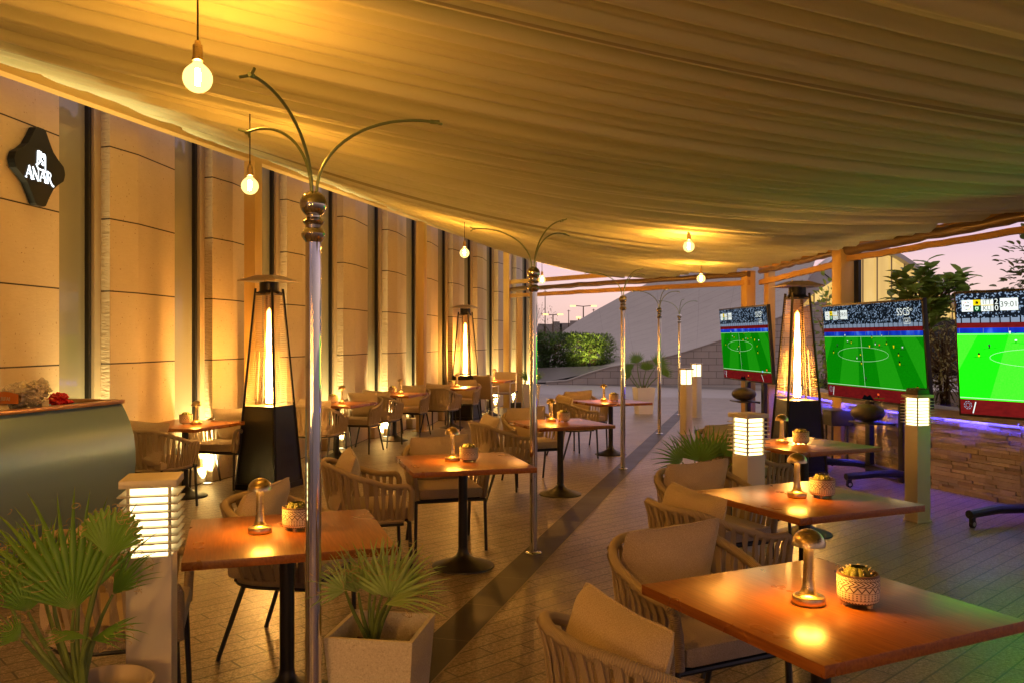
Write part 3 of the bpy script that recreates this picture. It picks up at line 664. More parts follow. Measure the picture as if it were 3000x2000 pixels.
def make_sling():
    o=thing('metal_armchair','x','armchair',group='aluminium sling armchairs')
    for s_ in (-1,1):
        mb=MB(); mb.box((s_*.28,.24,.33),(.022,.035,.66)); mb.build('leg',M['alu'],o)
        mb=MB(); mb.tube([(s_*.28,-.16,0),(s_*.28,-.22,.42),(s_*.28,-.30,.88)],.015,6); mb.build('leg',M['alu'],o)
        mb=MB(); mb.box((s_*.28,.0,.667),(.035,.52,.014),bev=.003); mb.build('armrest',M['alu'],o)
    mb=MB(); mb.box((0,.02,.43),(.53,.48,.03),bev=.01); mb.build('seat',M['sling'],o)
    mb=MB(); mb.box((0,0,0),(.53,.025,.46),tf=Matrix.Translation((0,-.262,.67))@Matrix.Rotation(R(10),4,'X'),bev=.008); mb.build('backrest',M['sling'],o)
    return o
o=make_sling(); t_=tree(o); place(t_,True,(-.62,17.6,0),R(-16),'silver framed sling armchair on the near side of the farthest wall table'); place(t_,False,(-.25,19.1,0),R(164),'silver framed sling armchair on the far side of the farthest wall table')

# ================================================================ pyramid heaters
def make_heater():
    o=thing('pyramid_heater','x','patio heater',group='pyramid flame heaters')
    def hw(z): return .255-.0690*z          # half width at height z
    mb=MB()
    for a in range(4):
        rt=Matrix.Rotation(R(90*a),4,'Z'); q=[(-hw(.06),-hw(.06),.06),(hw(.06),-hw(.06),.06),(hw(.9),-hw(.9),.9),(-hw(.9),-hw(.9),.9)]
        mb.poly([rt@Vector(p) for p in q],0)
        for row in range(4):
            for c_ in range(7):
                z=.24+.035*row+(.09 if row>1 else 0); x=-.12+.04*c_; y=-hw(z)-.003
                mb.poly([rt@Vector((x-.007,y,z)),rt@Vector((x+.007,y,z)),rt@Vector((x+.007,y+.002,z+.026)),rt@Vector((x-.007,y+.002,z+.026))],1)
    h=hw(.9); mb.poly([(-h,-h,.9),(h,-h,.9),(h,h,.9),(-h,h,.9)],2); mb.box((0,0,.03),(.53,.53,.06)); mb.build('cabinet',[M['heater'],M['vent'],M['ochre_dull']],o,smooth=False)
    for a in range(4):
        rt=Matrix.Rotation(R(90*a),4,'Z'); mb=MB(); mb.tube([rt@Vector((hw(0),hw(0),0)),rt@Vector((hw(2.18),hw(2.18),2.18))],.0165,4); mb.build('corner_post',M['heater'],o)
        mb=MB(); zs=[.94+.0215*i for i in range(56)]
        for i,z in enumerate(zs):
            w_=hw(z)-.012; mb.tube([rt@Vector((-w_,-hw(z)-.004,z)),rt@Vector((w_,-hw(z)-.004,z))],.0026 if i not in(0,26,55) else .004,4)
        for f in (-.97,-.33,.33,.97): mb.tube([rt@Vector((f*(hw(.93)-.012),-hw(.93)-.003,.93)),rt@Vector((f*(hw(1.5 if abs(f)<.5 else 2.13)-.012),-hw(1.5 if abs(f)<.5 else 2.13)-.003,1.5 if abs(f)<.5 else 2.13))],.0022,4)
        mb.build('wire_guard',M['wire'],o)
    mb=MB(); mb.lathe([(.055,.905),(.055,2.14)],20); mb.build('glass_tube',M['tube_glass'],o)
    mb=MB(); mb.lathe([(0,.93)]+[(.037*(1-.35*(i/12)**2)*(1+.10*math.sin(i*1.7)),.93+1.0*i/12) for i in range(13)]+[(0,1.97)],12); mb.build('flame',M['flame'],o)
    mb=MB(); mb.lathe([(0,2.12),(.12,2.12),(.125,2.14),(.105,2.16),(.105,2.25),(0,2.25)],20); mb.box((0,0,2.125),(.22,.22,.03)); mb.build('burner_head',M['heater'],o)
    mb=MB(); q=.24
    v0=[mb.vert((sx*q,sy*q,2.265)) for sx,sy in((-1,-1),(1,-1),(1,1),(-1,1))]; v1=[mb.vert((sx*.10,sy*.10,2.325)) for sx,sy in((-1,-1),(1,-1),(1,1),(-1,1))]
    v2=[mb.vert((sx*q,sy*q,2.255)) for sx,sy in((-1,-1),(1,-1),(1,1),(-1,1))]; v3=[mb.vert((sx*.10,sy*.10,2.312)) for sx,sy in((-1,-1),(1,-1),(1,1),(-1,1))]
    for i in range(4):
        j=(i+1)%4; mb.face((v0[i],v0[j],v1[j],v1[i])); mb.face((v2[j],v2[i],v3[i],v3[j])); mb.face((v0[j],v0[i],v2[i],v2[j]))
    mb.face(v1); mb.face(list(reversed(v3))); 
    for sx in (-.06,.06): mb.tube([(sx,0,2.25),(sx,0,2.345)],.005,6)
    mb.build('reflector_cap',M['cap'],o,smooth=False)
    return o
M['heater']=plain('heater_black',(.008,.008,.008),.3,0,.35); M['vent']=plain('vent_slot',(.004,.004,.004),.6); M['ochre_dull']=plain('burner_plate',(.36,.27,.16),.4,.5); M['wire']=plain('guard_wire',(.42,.32,.19),.35,.7); M['cap']=plain('reflector',(.42,.33,.22),.35,.7)
ht=tree(make_heater())
place(ht,True,(-2.68,9.42,0),R(-18),'pyramid heater nearest the camera, left of the nearest chrome pole')
place(ht,False,(-.955,17.45,0),R(-20),'small looking pyramid heater at the far wall table')
place(ht,False,(3.46,10.35,0),R(5),'pyramid heater between the televisions on the right')

place(ht,False,(-2.1,-.7,0),R(10),'added unseen pyramid heater behind the camera on the left')  # added out of view, its flame lights the fronts of near things
place(ht,False,(-.3,-2.0,0),R(35),'added unseen pyramid heater straight behind the camera')  # second added heater, unseen, for warm front fill
# ================================================================ lantern bollards
def make_bollard():
    o=thing('lantern_bollard','x','bollard light',group='square lantern bollards')
    mb=MB(); mb.box((0,0,.43),(.15,.15,.86),bev=.004); mb.box((0,0,.006),(.17,.17,.012)); mb.build('post',M['bollard'],o)
    mb=MB(); mb.box((0,0,.983),(.124,.124,.245)); mb.build('diffuser',M['lantern'],o,smooth=False)
    for sx in (-1,1):
        for sy in (-1,1):
            mb=MB(); mb.box((sx*.068,sy*.068,.98),(.010,.010,.25)); mb.build('corner_rod',M['white_metal'],o)
    for i in range(8):
        z=.885+.0275*i; mb=MB()
        for rr,zz in ((.099,z),): 
            for a in range(4):
                rt=Matrix.Rotation(R(90*a),4,'Z'); mb.poly([rt@Vector((-rr,-rr,z)),rt@Vector((rr,-rr,z)),rt@Vector((.0635,-.0635,z)),rt@Vector((-.0635,-.0635,z))]); mb.poly([rt@Vector((-.0635,-.0635,z-.0045)),rt@Vector((.0635,-.0635,z-.0045)),rt@Vector((rr,-rr,z-.0045)),rt@Vector((-rr,-rr,z-.0045))]); mb.poly([rt@Vector((-rr,-rr,z-.0045)),rt@Vector((rr,-rr,z-.0045)),rt@Vector((rr,-rr,z)),rt@Vector((-rr,-rr,z))])
        mb.build('louvre',M['white_metal'],o,smooth=False)
    mb=MB(); mb.box((0,0,1.118),(.19,.19,.028),bev=.003); mb.build('cap',M['bollard'],o)
    return o
bt=tree(make_bollard())
place(bt,True,(-1.29,3.06,0),R(14),'lit lantern bollard in the left foreground behind the palm')
place(bt,False,(1.58,5.70,0),R(26),'lit lantern bollard beside the right palm and armchair')
o=place(bt,False,(3.64,7.66,0),R(20),'lit lantern bollard in front of the middle television, with a dark block on top')
mb=MB(); mb.box((0,0,1.155),(.13,.13,.045),bev=.004,taper=1.1)
for i in range(5):
    for j in range(3): mb.box((-.06+.03*i,-.05+.05*j,1.182),(.014,.02,.012))
mb.build('top_block',M['black'],o)
place(bt,False,(3.0,14.7,0),R(35),'lit lantern bollard beside the fifth pole, the nearer of two')
place(bt,False,(3.87,17.9,0),R(35),'lit lantern bollard farther back, left of the far television')
# ================================================================ serving counter and what lies on it
ct_=thing('serving_counter','silver counter with a bulging front and copper rim at the left edge','counter',rz=-AXA)
def wl(x,y,z=0): return Vector((.9618*x-.2739*y,.2739*x+.9618*y,z))      # world -> wall frame (v,u)
c0=wl(-3.07,6.76); V1,U1=c0.x,c0.y
prof=[(-.03,1.12),(.010,1.06),(.055,.97),(.088,.87),(.104,.76),(.106,.66),(.094,.54),(.066,.42),(.02,.29),(-.045,.16),(-.12,.04)]
mb=MB(); L_=3.4; n_=len(prof)
for y in (U1,U1-L_): pass
ra=[mb.vert((V1+x,U1,z)) for x,z in prof]; rb=[mb.vert((V1+x,U1-L_,z)) for x,z in prof]
for i in range(n_-1): mb.face((ra[i],rb[i],rb[i+1],ra[i+1]))
bk=[mb.vert((V1-.75,U1,z)) for z in (.04,1.12)]
mb.face(ra+[bk[0],bk[1]]); mb.build('front_panel',M['counter'],ct_,sharp=50)
mb=MB()
mb.box((V1-.03,U1-L_/2,1.135),(.075,L_,.03),bev=.004); mb.box((V1-.72,U1-L_/2,1.135),(.06,L_,.03),bev=.004); mb.box((V1-.375,U1-.03,1.135),(.615,.06,.03),bev=.004); mb.build('rim',M['copper'],ct_)
mb=MB(); mb.box((V1-.38,U1-L_/2-.03,1.06),(.62,L_-.08,.03)); mb.build('well',M['dark_metal'],ct_)
mb=MB(); mb.box((V1-.38,U1-L_/2,.02),(.6,L_-.05,.04)); mb.build('plinth',M['black'],ct_)
def crumple(name,mat,c,sx,sy,sz,seed,amp,parent=None,n=22):
    mb=MB()
    def fn(u,v):
        a=u*2*math.pi; p=v*math.pi; d=Vector((math.sin(p)*math.cos(a),math.sin(p)*math.sin(a),-math.cos(p)))
        w=1+amp*mnoise.noise(d*2.1+Vector((seed,0,0)))+amp*.6*mnoise.noise(d*5+Vector((0,seed,0)))
        return Vector((d.x*sx*w,d.y*sy*w,d.z*sz*w))
    mb.grid(fn,n*2,n); o=mb.build(name,mat,parent,sharp=18); o.location=c; return o
def onc(px,Y,z): return Vector(((px-CX)*Y/F,Y,z))
def text_mesh(s,size,mat,name,parent=None,tf=None,ext=.001):
    cu=bpy.data.curves.new('txt','FONT'); cu.body=s; cu.size=size; cu.extrude=ext; cu.align_x='CENTER'; cu.align_y='CENTER'; cu.resolution_u=3
    ob=bpy.data.objects.new('txt',cu); C.objects.link(ob); dg=bpy.context.evaluated_depsgraph_get(); me=bpy.data.meshes.new_from_object(ob.evaluated_get(dg))
    bpy.data.objects.remove(ob); bpy.data.curves.remove(cu); me.name=name
    if tf is not None: me.transform(tf)
    if mat is None: return me
    me.materials.clear(); me.materials.append(mat); o=bpy.data.objects.new(name,me); C.objects.link(o)
    if parent is not None: o.parent=parent
    return o
bag=thing('foil_bag','crumpled gold foil snack bag with an orange label on the counter','snack bag',onc(62,6.15,1.16),-.35)
b_=crumple('bag',M['foil'],(0,0,.065),.19,.10,.085,3,.42,bag); b2=crumple('neck',M['foil'],(.15,.02,.11),.085,.06,.06,8,.55,bag)
mb=MB(); mb.grid(lambda u,v: Vector((-.115+.23*u,-.118-.022*math.sin(u*3.1416),.012+.085*v*(1-.25*(2*u-1)**2))),10,4); lb=mb.build('label',M['orange_lab'],bag)
text_mesh('ALRIFAI',.040,M['paper'],'lettering',lb,Matrix.Translation((0,-.145,.045))@Matrix.Rotation(R(90),4,'X'))
cb2=MB(); cb2.box((0,0,.025),(.10,.07,.055),bev=.003); o=cb2.build('card_box',M['paper']); o.location=onc(116,6.20,1.135); o.rotation_euler=(0,0,-.2); tag(o,'small plain cream card box beside the foil bag on the counter','box')
o=crumple('red_wrapper',M['red_wrap'],onc(173,6.45,1.165),.075,.05,.05,5,.5); tag(o,'shiny crumpled red wrapper on the counter rim','wrapper')

# ================================================================ sign on the stone pier
sg=thing('shop_sign','black four pointed sign with glowing white letters on the stone wall','sign')
c1=UV2W(5.612,VF); c2=UV2W(6.357,VG); fd=(c2-c1).normalized(); nrm=Vector((fd.y,-fd.x,0))
sg.location=c1.lerp(c2,.50)+nrm*.015+Vector((0,0,3.115)); sg.rotation_euler=(0,0,math.atan2(fd.y,fd.x))
def star(s=1):
    q=[(-.07,.325),(-.045,.338),(.045,.338),(.07,.325),(.115,.25),(.175,.165),(.245,.112),(.322,.066),(.338,.03),(.345,0),(.338,-.03),(.318,-.055)]
    right=[(x,z) for x,z in q[2:]]; pts=[(x,z) for x,z in right]+[(x,-z) for x,z in reversed(right[:-3])]
    return [(x*s,z*s) for x,z in pts]+[(-x*s,z*s) for x,z in reversed(pts)]
st_=star(); ded=[]
for p in st_:
    if not ded or (abs(p[0]-ded[-1][0])+abs(p[1]-ded[-1][1]))>1e-4: ded.append(p)
mb=MB(); mb.prism(list(reversed(ded)),-.065); mb.build('panel',M['sign_black'],sg,smooth=False)
mb=MB()
def stroke(pts,w,y=-.069):
    P=[Vector((a,0,b)) for a,b in pts]
    for a,b in zip(P,P[1:]):
        d=(b-a).normalized(); n=Vector((-d.z,0,d.x)); ww=w
        mb.poly([a-n*ww/2-d*ww*.3+Vector((0,y,0)),b-n*ww/2+d*ww*.3+Vector((0,y,0)),b+n*ww/2+d*ww*.3+Vector((0,y,0)),a+n*ww/2-d*ww*.3+Vector((0,y,0))])
def letter(ch,x,z,s):
    T=lambda pts:[(x+a*s,z+b*s) for a,b in pts]
    if ch=='A':
        stroke(T([(0,0),(.42,1)]),.09*s); stroke(T([(.42,1.02),(.80,0)]),.20*s); stroke(T([(.17,.36),(.62,.36)]),.08*s); stroke(T([(-.10,.02),(.14,.02)]),.06*s); stroke(T([(.62,.02),(.95,.02)]),.06*s)
    if ch=='N':
        stroke(T([(.08,0),(.08,.95)]),.09*s); stroke(T([(.02,1),(.72,0)]),.20*s); stroke(T([(.76,.0),(.76,.98)]),.09*s); stroke(T([(-.06,.02),(.22,.02)]),.06*s); stroke(T([(.64,.98),(.90,.98)]),.06*s)
    if ch=='R':
        stroke(T([(.12,0),(.12,1)]),.19*s); stroke(T([(.1,.95),(.42,.95),(.56,.85),(.58,.70),(.50,.56),(.38,.50),(.12,.48)]),.11*s); stroke(T([(.36,.50),(.62,.10),(.84,-.12),(1.0,-.12)]),.16*s); stroke(T([(-.02,.02),(.28,.02)]),.06*s)
for ch,x in (('A',-.205),('N',-.115),('A',-.02),('R',.072)): letter(ch,x,-.125,.10)
mb.build('lettering',M['sign_lit'],sg,smooth=False)
mb=MB(); z0=.0
for pts,w in (([(-.055,-.01),(-.05,.125),(-.03,.13),(-.028,.09)],.013),([(-.07,.01),(-.045,-.02),(.03,-.03),(.055,-.035),(.055,.10),(.045,.115)],.013),([(-.015,.13),(-.015,.075),(.0,.075)],.012),([(.0,.128),(.0,.09),(.02,.09),(.02,.118)],.011),([(.035,.12),(.035,.075)],.012),([(-.04,.07),(-.012,.05),(-.038,.02)],.012),([(.0,.06),(.02,.045),(.005,.025),(.03,.02)],.012),([(.045,.065),(.04,.03),(.055,.02)],.011)): stroke(pts,w)
mb.build('emblem',M['sign_lit'],sg,smooth=False)

# ================================================================ fan palms
def fan_leaf(mb,hub,d,up,Rr,spread,n=22,split=.50,droop=.15,sd=0,fb=None):
    d=d.normalized(); nm=(up-d*up.dot(d)).normalized(); side=d.cross(nm).normalized(); rnd=random.Random(sd)
    da=R(spread)/n/2
    def pos(a,r,h): 
        v=d*math.cos(a)+side*math.sin(a); q=r/Rr
        return hub+v*r+nm*(h+.10*Rr*math.cos(a*1.0)*q)-Vector((0,0,1))*droop*Rr*q*q*q
    for i in range(n):
        a=R(spread)*((i+.5)/n-.5); L=Rr*(1-.28*abs(a/R(spread)*2)**2.2)*rnd.uniform(.90,1.03); jx=rnd.uniform(-.3,.3)*da; bend=rnd.uniform(-.03,.10)*Rr
        rs=[.0,split*.5,split,split+(1-split)*.4,split+(1-split)*.68,split+(1-split)*.88,1.0]; ws=[.0,1,.96,.56,.32,.14,.0]; rows=[]
        for q,w in zip(rs,ws):
            r=max(L*q,.004); wa=da*w*(1 if q<=split else split/q*1.0)*(1 if q<=split else .86)*(1 if split<.8 or q<.95 else 2.2); hh=.085*Rr*q*(1-q)*2.2; off=jx*max(0,q-split)*4; bz=-bend*max(0,q-split)**2*8
            aa=a+off
            l=pos(aa-wa,r,bz); m=pos(aa,r,hh*.75+bz); t=pos(aa+wa,r,bz)
            rows.append([mb.vert(l,(0+i,q)),mb.vert(m,(.5+i,q)),mb.vert(t,(1+i,q))])
        for A,B in zip(rows,rows[1:]):
            mb.face((A[0],A[1],B[1],B[0])); mb.face((A[1],A[2],B[2],B[1]))
        for _f in range(2 if fb is not None else 0):
            if rnd.random()>.75: continue
            st=pos(a+da,L*rnd.uniform(split,.9),0); dr=Vector((rnd.uniform(-1,1),rnd.uniform(-1,1),rnd.uniform(-1,1))).normalized(); ax=dr.cross(Vector((0,0,1))).normalized()
            rad=rnd.uniform(.006,.02); tot=rnd.uniform(3,8); pts=[]; cur=st.copy()
            for k_ in range(12):
                an=tot*k_/11; cur=cur+(dr*math.cos(an)+ax*math.sin(an))*rad*.45+Vector((0,0,-.0012)); pts.append(cur.copy())
            fb.tube(pts,.0011,3)
def palm(root,base,leaves,n=22,fibres=True,sd=1,thick=.008,split=.5,mat='palm'):
    fb=MB()
    for i,lf_ in enumerate(leaves):
        hub,d,up,Rr,spr=lf_[:5]; spl=lf_[5] if len(lf_)>5 else split
        m1=MB(); m2=MB(); mid=base.lerp(hub,.5)+Vector((0,0,.03))+(hub-base).cross(Vector((0,1,0)))*.10
        pts=[base+(Vector((random.uniform(-.012,.012),random.uniform(-.012,.012),0)))]+[((1-t)**2)*base+2*t*(1-t)*mid+t*t*hub for t in (.25,.5,.75,1)]
        m2.tube(pts,[thick*1.5,thick*1.15,thick,thick*.8,thick*.55],7); fan_leaf(m1,hub,d,up,Rr,spr,n=max(8,int(n*spr/150)),sd=sd*50+i,fb=fb if fibres else None,split=spl)
        if i==0: pass
        lf=m1.build('frond',M[mat],root,sharp=0); m2.build('stalk',M['petiole'],lf)
    if fibres and fb.v: fb.build('fibres',M['fibre'],root)['kind']='stuff'
def planter_square(root,w,h,tz=None,mat='planter',rz=0):
    mb=MB(); t=.016; b=.78
    def ring(s,z): return [mb.vert((sx*s,sy*s,z)) for sx,sy in((-1,-1),(1,-1),(1,1),(-1,1))]
    rs=[ring(w/2*b,0),ring(w/2,h),ring(w/2-t,h),ring(w/2*.93-t,h-.14)]
    for A,B in zip(rs,rs[1:]):
        for i in range(4): j=(i+1)%4; mb.face((A[i],A[j],B[j],B[i]))
    mb.face(list(reversed(rs[0]))); mb.build('planter',M[mat],root,smooth=False)
    mb=MB(); s=w/2*.93-t-.001
    mb.grid(lambda u,v: Vector((s*(2*u-1),s*(2*v-1),h-.115+.03*pn(u*4+h,v*4)+.018*pn(u*11,v*11))),14,14); mb.build('soil',M['soil'],root)
CAMP=Vector((0,0,CH))
def sd_(dx,dz,dy=0): return Vector((dx,dy,dz))
# left foreground palm in a round pot
p0=Vector((-1.32,2.75,0)); r1=thing('potted_palm','large fan palm in a round pale pot in the left foreground','potted palm')
mb=MB(); mb.lathe([(0,0),(.115,0),(.125,.02),(.155,.50),(.158,.515),(.150,.518),(.143,.51),(.135,.44),(0,.44)],36,c=p0); mb.build('pot',M['pot_pale'],r1)
mb=MB(); mb.grid(lambda u,v: p0+Vector((.136*(v)*math.cos(u*6.2832),.136*v*math.sin(u*6.2832),.455+.015*pn(u*9,v*5))),24,5); mb.build('soil',M['soil'],r1)
b0=Vector((-1.385,2.75,.46)); UPC=Vector((.25,-1,.25))
def H(px,py,Y): return W(px,py,Y)
L1=[(H(216,1787,2.70),sd_(-.27,1,.12),UPC,.475,118),(H(319,1632,2.60),sd_(.12,1,.1),Vector((-.1,-1,.35)),.185,112,.86),(H(330,1740,2.88),sd_(.62,.8,.2),Vector((-.3,-1,.6)),.22,85),
(H(82,1791,2.66),sd_(-.28,1,.1),Vector((.5,-1,.3)),.20,120),(H(62,1871,2.6),sd_(-.9,.55,0),Vector((.2,-1,.5)),.13,100),(H(268,1874,2.72),sd_(.95,.28,-.1),Vector((-.2,-.5,1)),.19,60),(H(262,1868,2.68),sd_(-1,.12,-.1),Vector((.1,-.5,1)),.16,36),(H(300,1640,2.95),sd_(-.75,.5,.35),Vector((0,-.6,1)),.2,70),(H(120,1700,2.95),sd_(-.3,1,.3),Vector((.2,-1,.3)),.26,120),(H(150,1720,2.85),sd_(-.55,1,.2),Vector((.3,-1,.3)),.30,110),(H(240,1700,2.9),sd_(.2,1,.2),Vector((0,-1,.3)),.26,90),(H(20,1760,2.75),sd_(-.2,1,.1),Vector((.3,-1,.3)),.26,110)]
palm(r1,b0,L1,n=21,sd=1,split=.42)
# front centre palm in a terrazzo planter
r2=thing('potted_palm','spiky fan palm in the speckled square planter at the bottom centre','potted palm',(-.512,3.355,0),R(-9))
planter_square(r2,.345,.50); B2=Vector((-.035,.02,.385)); rotm=Matrix.Rotation(R(9),3,'Z')
def loc2(v): return rotm@(v-Vector((-.512,3.355,0)))
L2=[(loc2(H(1142,1752,3.30)),rotm@sd_(.28,1,-.15),rotm@Vector((0,-1,.4)),.30,170),(loc2(H(1012,1730,3.22)),rotm@sd_(-.75,.62,-.35),rotm@Vector((.2,-1,.5)),.19,120),(loc2(H(1085,1728,3.42)),rotm@sd_(-.35,1,.15),rotm@Vector((.1,-1,.3)),.26,120),(loc2(H(1150,1735,3.45)),rotm@sd_(.5,1,.2),rotm@Vector((-.1,-1,.3)),.27,110),(loc2(H(1128,1770,3.25)),rotm@sd_(.9,.25,-.2),rotm@Vector((0,-.4,1)),.23,60),(loc2(H(1100,1745,3.36)),rotm@sd_(0,1,-.3),rotm@Vector((0,-1,.5)),.25,110),(loc2(H(1120,1740,3.5)),rotm@sd_(.1,1,.3),rotm@Vector((.1,-1,.2)),.28,120),(loc2(H(1050,1735,3.36)),rotm@sd_(-.6,1,.1),rotm@Vector((.2,-1,.3)),.22,90),(loc2(H(1165,1745,3.38)),rotm@sd_(.75,.8,0),rotm@Vector((-.2,-1,.4)),.23,90)]
palm(r2,B2,L2,n=14,sd=2,split=.36,mat='palm_pale')
# right palm behind the armchairs
r3=thing('potted_palm','fan palm in a dark pot behind the armchairs on the right','potted palm'); p3=Vector((1.46,6.45,0))
mb=MB(); mb.lathe([(0,0),(.17,0),(.21,.36),(.205,.375),(.19,.36),(.185,.32),(0,.32)],28,c=p3); mb.build('pot',M['pot_dark'],r3)
mb=MB(); mb.lathe([(.185,.33),(0,.34)],24,c=p3); mb.build('soil',M['soil'],r3)
b3=p3+Vector((0,0,.34))
L3=[(H(2052,1352,6.35),sd_(.0,1,-.05),Vector((0,-1,.3)),.335,150),(H(2000,1352,6.3),sd_(-.75,.6,-.1),Vector((.1,-1,.5)),.28,120),(H(2120,1335,6.4),sd_(.65,.8,0),Vector((-.1,-1,.4)),.26,110),(H(2035,1345,6.6),sd_(-.4,1,.2),Vector((0,-1,.2)),.31,120),(H(2085,1340,6.6),sd_(.4,1,.2),Vector((0,-1,.2)),.32,120),(H(2150,1350,6.35),sd_(1,.45,0),Vector((0,-.8,.7)),.16,70)]
palm(r3,b3,L3,n=15,sd=3,fibres=False,split=.4)
# far white planter palm
r4=thing('potted_palm','small fan palm in a tall white square planter beyond the poles','potted palm',(2.9,18.8,0),R(10)); planter_square(r4,.40,.58,mat='white_pot')
b4=Vector((0,0,.45)); L4=[(Vector((dx,dy,dz)),Vector((dx*1.2,dy-.1,.55)),Vector((0,-1,.5)),rr,140) for dx,dy,dz,rr in ((-.30,0,.92,.36),(.02,-.1,.95,.38),(.32,.05,1.05,.40),(-.1,.15,1.10,.36),(.38,-.1,.86,.33),(-.36,-.12,.80,.28))]
palm(r4,b4,L4,n=14,sd=4,fibres=False,thick=.012)
mb=MB(); mb.tube([(0,0,.42),(.01,0,.62)],[.05,.035],10); mb.build('trunk',M['bark'],r4)
r5=thing('potted_palm','dark spiky plant in a tall pale planter at the end of the stone wall','potted palm',(.44,20.0,0),R(5)); planter_square(r5,.40,.58)
L5=[(Vector((.08*math.cos(a),.08*math.sin(a),.66)),Vector((math.cos(a),math.sin(a)-.2,1.1)),Vector((0,-1,.5)),.38,60) for a in [R(x) for x in (0,70,140,210,290)]]
palm(r5,Vector((0,0,.45)),L5,n=12,sd=5,fibres=False)

# small box with a thin stand at the wall end
st=thing('box_stand','small dark box with a thin pole and plate near the wall end','stand',(.09,20.1,0))
mb=MB(); mb.box((0,0,.075),(.25,.2,.15),bev=.006); mb.build('box',M['dark_metal'],st); mb=MB(); mb.tube([(0,0,.15),(0,0,.40)],.006,6); mb.build('pole',M['dark_metal'],st); mb=MB(); mb.box((0,0,.41),(.10,.06,.03)); mb.build('plate',M['dark_metal'],st)

# ================================================================ televisions on rolling stands
def lin(c): return tuple((x/255/12.92 if x/255<=.04045 else ((x/255+.055)/1.055)**2.4) for x in c)
def tvmats(g,g2):
    def e(n,c,s=1): return emitter(n,lin(c),g2*s,False)
    k=NT('tv_grass'); nz=k.noise(k.coord('Object'),90,2); em=k.n('ShaderNodeEmission'); k.put(em.inputs[0],k.mix(nz,lin((4,120,2)),lin((16,180,8)))); em.inputs[1].default_value=g*1.15; k.t.links.new(em.outputs[0],k.out.inputs[0]); k.mat.cycles.emission_sampling='FRONT'
    k2=NT('tv_grass_light'); nz=k2.noise(k2.coord('Object'),90,2); em=k2.n('ShaderNodeEmission'); k2.put(em.inputs[0],k2.mix(nz,lin((14,160,8)),lin((48,198,26)))); em.inputs[1].default_value=g*1.15; k2.t.links.new(em.outputs[0],k2.out.inputs[0]); k2.mat.cycles.emission_sampling='FRONT'
    k3=NT('tv_crowd'); v=k3.n('ShaderNodeTexVoronoi'); v.inputs['Scale'].default_value=75; k3.put(v.inputs['Vector'],k3.coord('Object')); n3=k3.noise(k3.coord('Object'),7,4); gv=k3.math('GREATER_THAN',k3.math('ADD',k3.sep(v.outputs['Color'])[0],k3.math('MULTIPLY',n3,.5)),1.02)
    em=k3.n('ShaderNodeEmission'); k3.put(em.inputs[0],k3.mix(gv,(.006,.009,.014),lin((120,140,165)))); em.inputs[1].default_value=g2; k3.t.links.new(em.outputs[0],k3.out.inputs[0]); k3.mat.cycles.emission_sampling='NONE'
    k4=NT('tv_track'); n4=k4.noise(k4.coord('Object',(1,1,3)),14,4); em=k4.n('ShaderNodeEmission'); k4.put(em.inputs[0],k4.mix(n4,lin((70,12,14)),lin((120,24,22)))); em.inputs[1].default_value=g2; k4.t.links.new(em.outputs[0],k4.out.inputs[0]); k4.mat.cycles.emission_sampling='NONE'
    k5=NT('tv_boards'); n5=k5.noise(k5.coord('Object',(1,1,.4)),5,3); em=k5.n('ShaderNodeEmission'); k5.put(em.inputs[0],k5.ramp(n5,[(.35,lin((12,30,140))),(.55,lin((20,60,190))),(.68,lin((90,140,220)))])); em.inputs[1].default_value=g2; k5.t.links.new(em.outputs[0],k5.out.inputs[0]); k5.mat.cycles.emission_sampling='NONE'
    return [k.mat,k2.mat,k3.mat,k4.mat,k5.mat,e('tv_white',(225,232,225)),e('tv_seats',(120,135,155)),e('tv_black',(6,8,10)),e('tv_yellow',(235,205,10)),e('tv_shield',(10,60,25)),e('tv_orange',(235,85,40)),e('tv_blue',(140,185,225)),e('tv_shadow',(12,95,8)),e('tv_grey',(60,62,60)),e('tv_line',(190,235,185))]
SW,SH=2.0,1.125
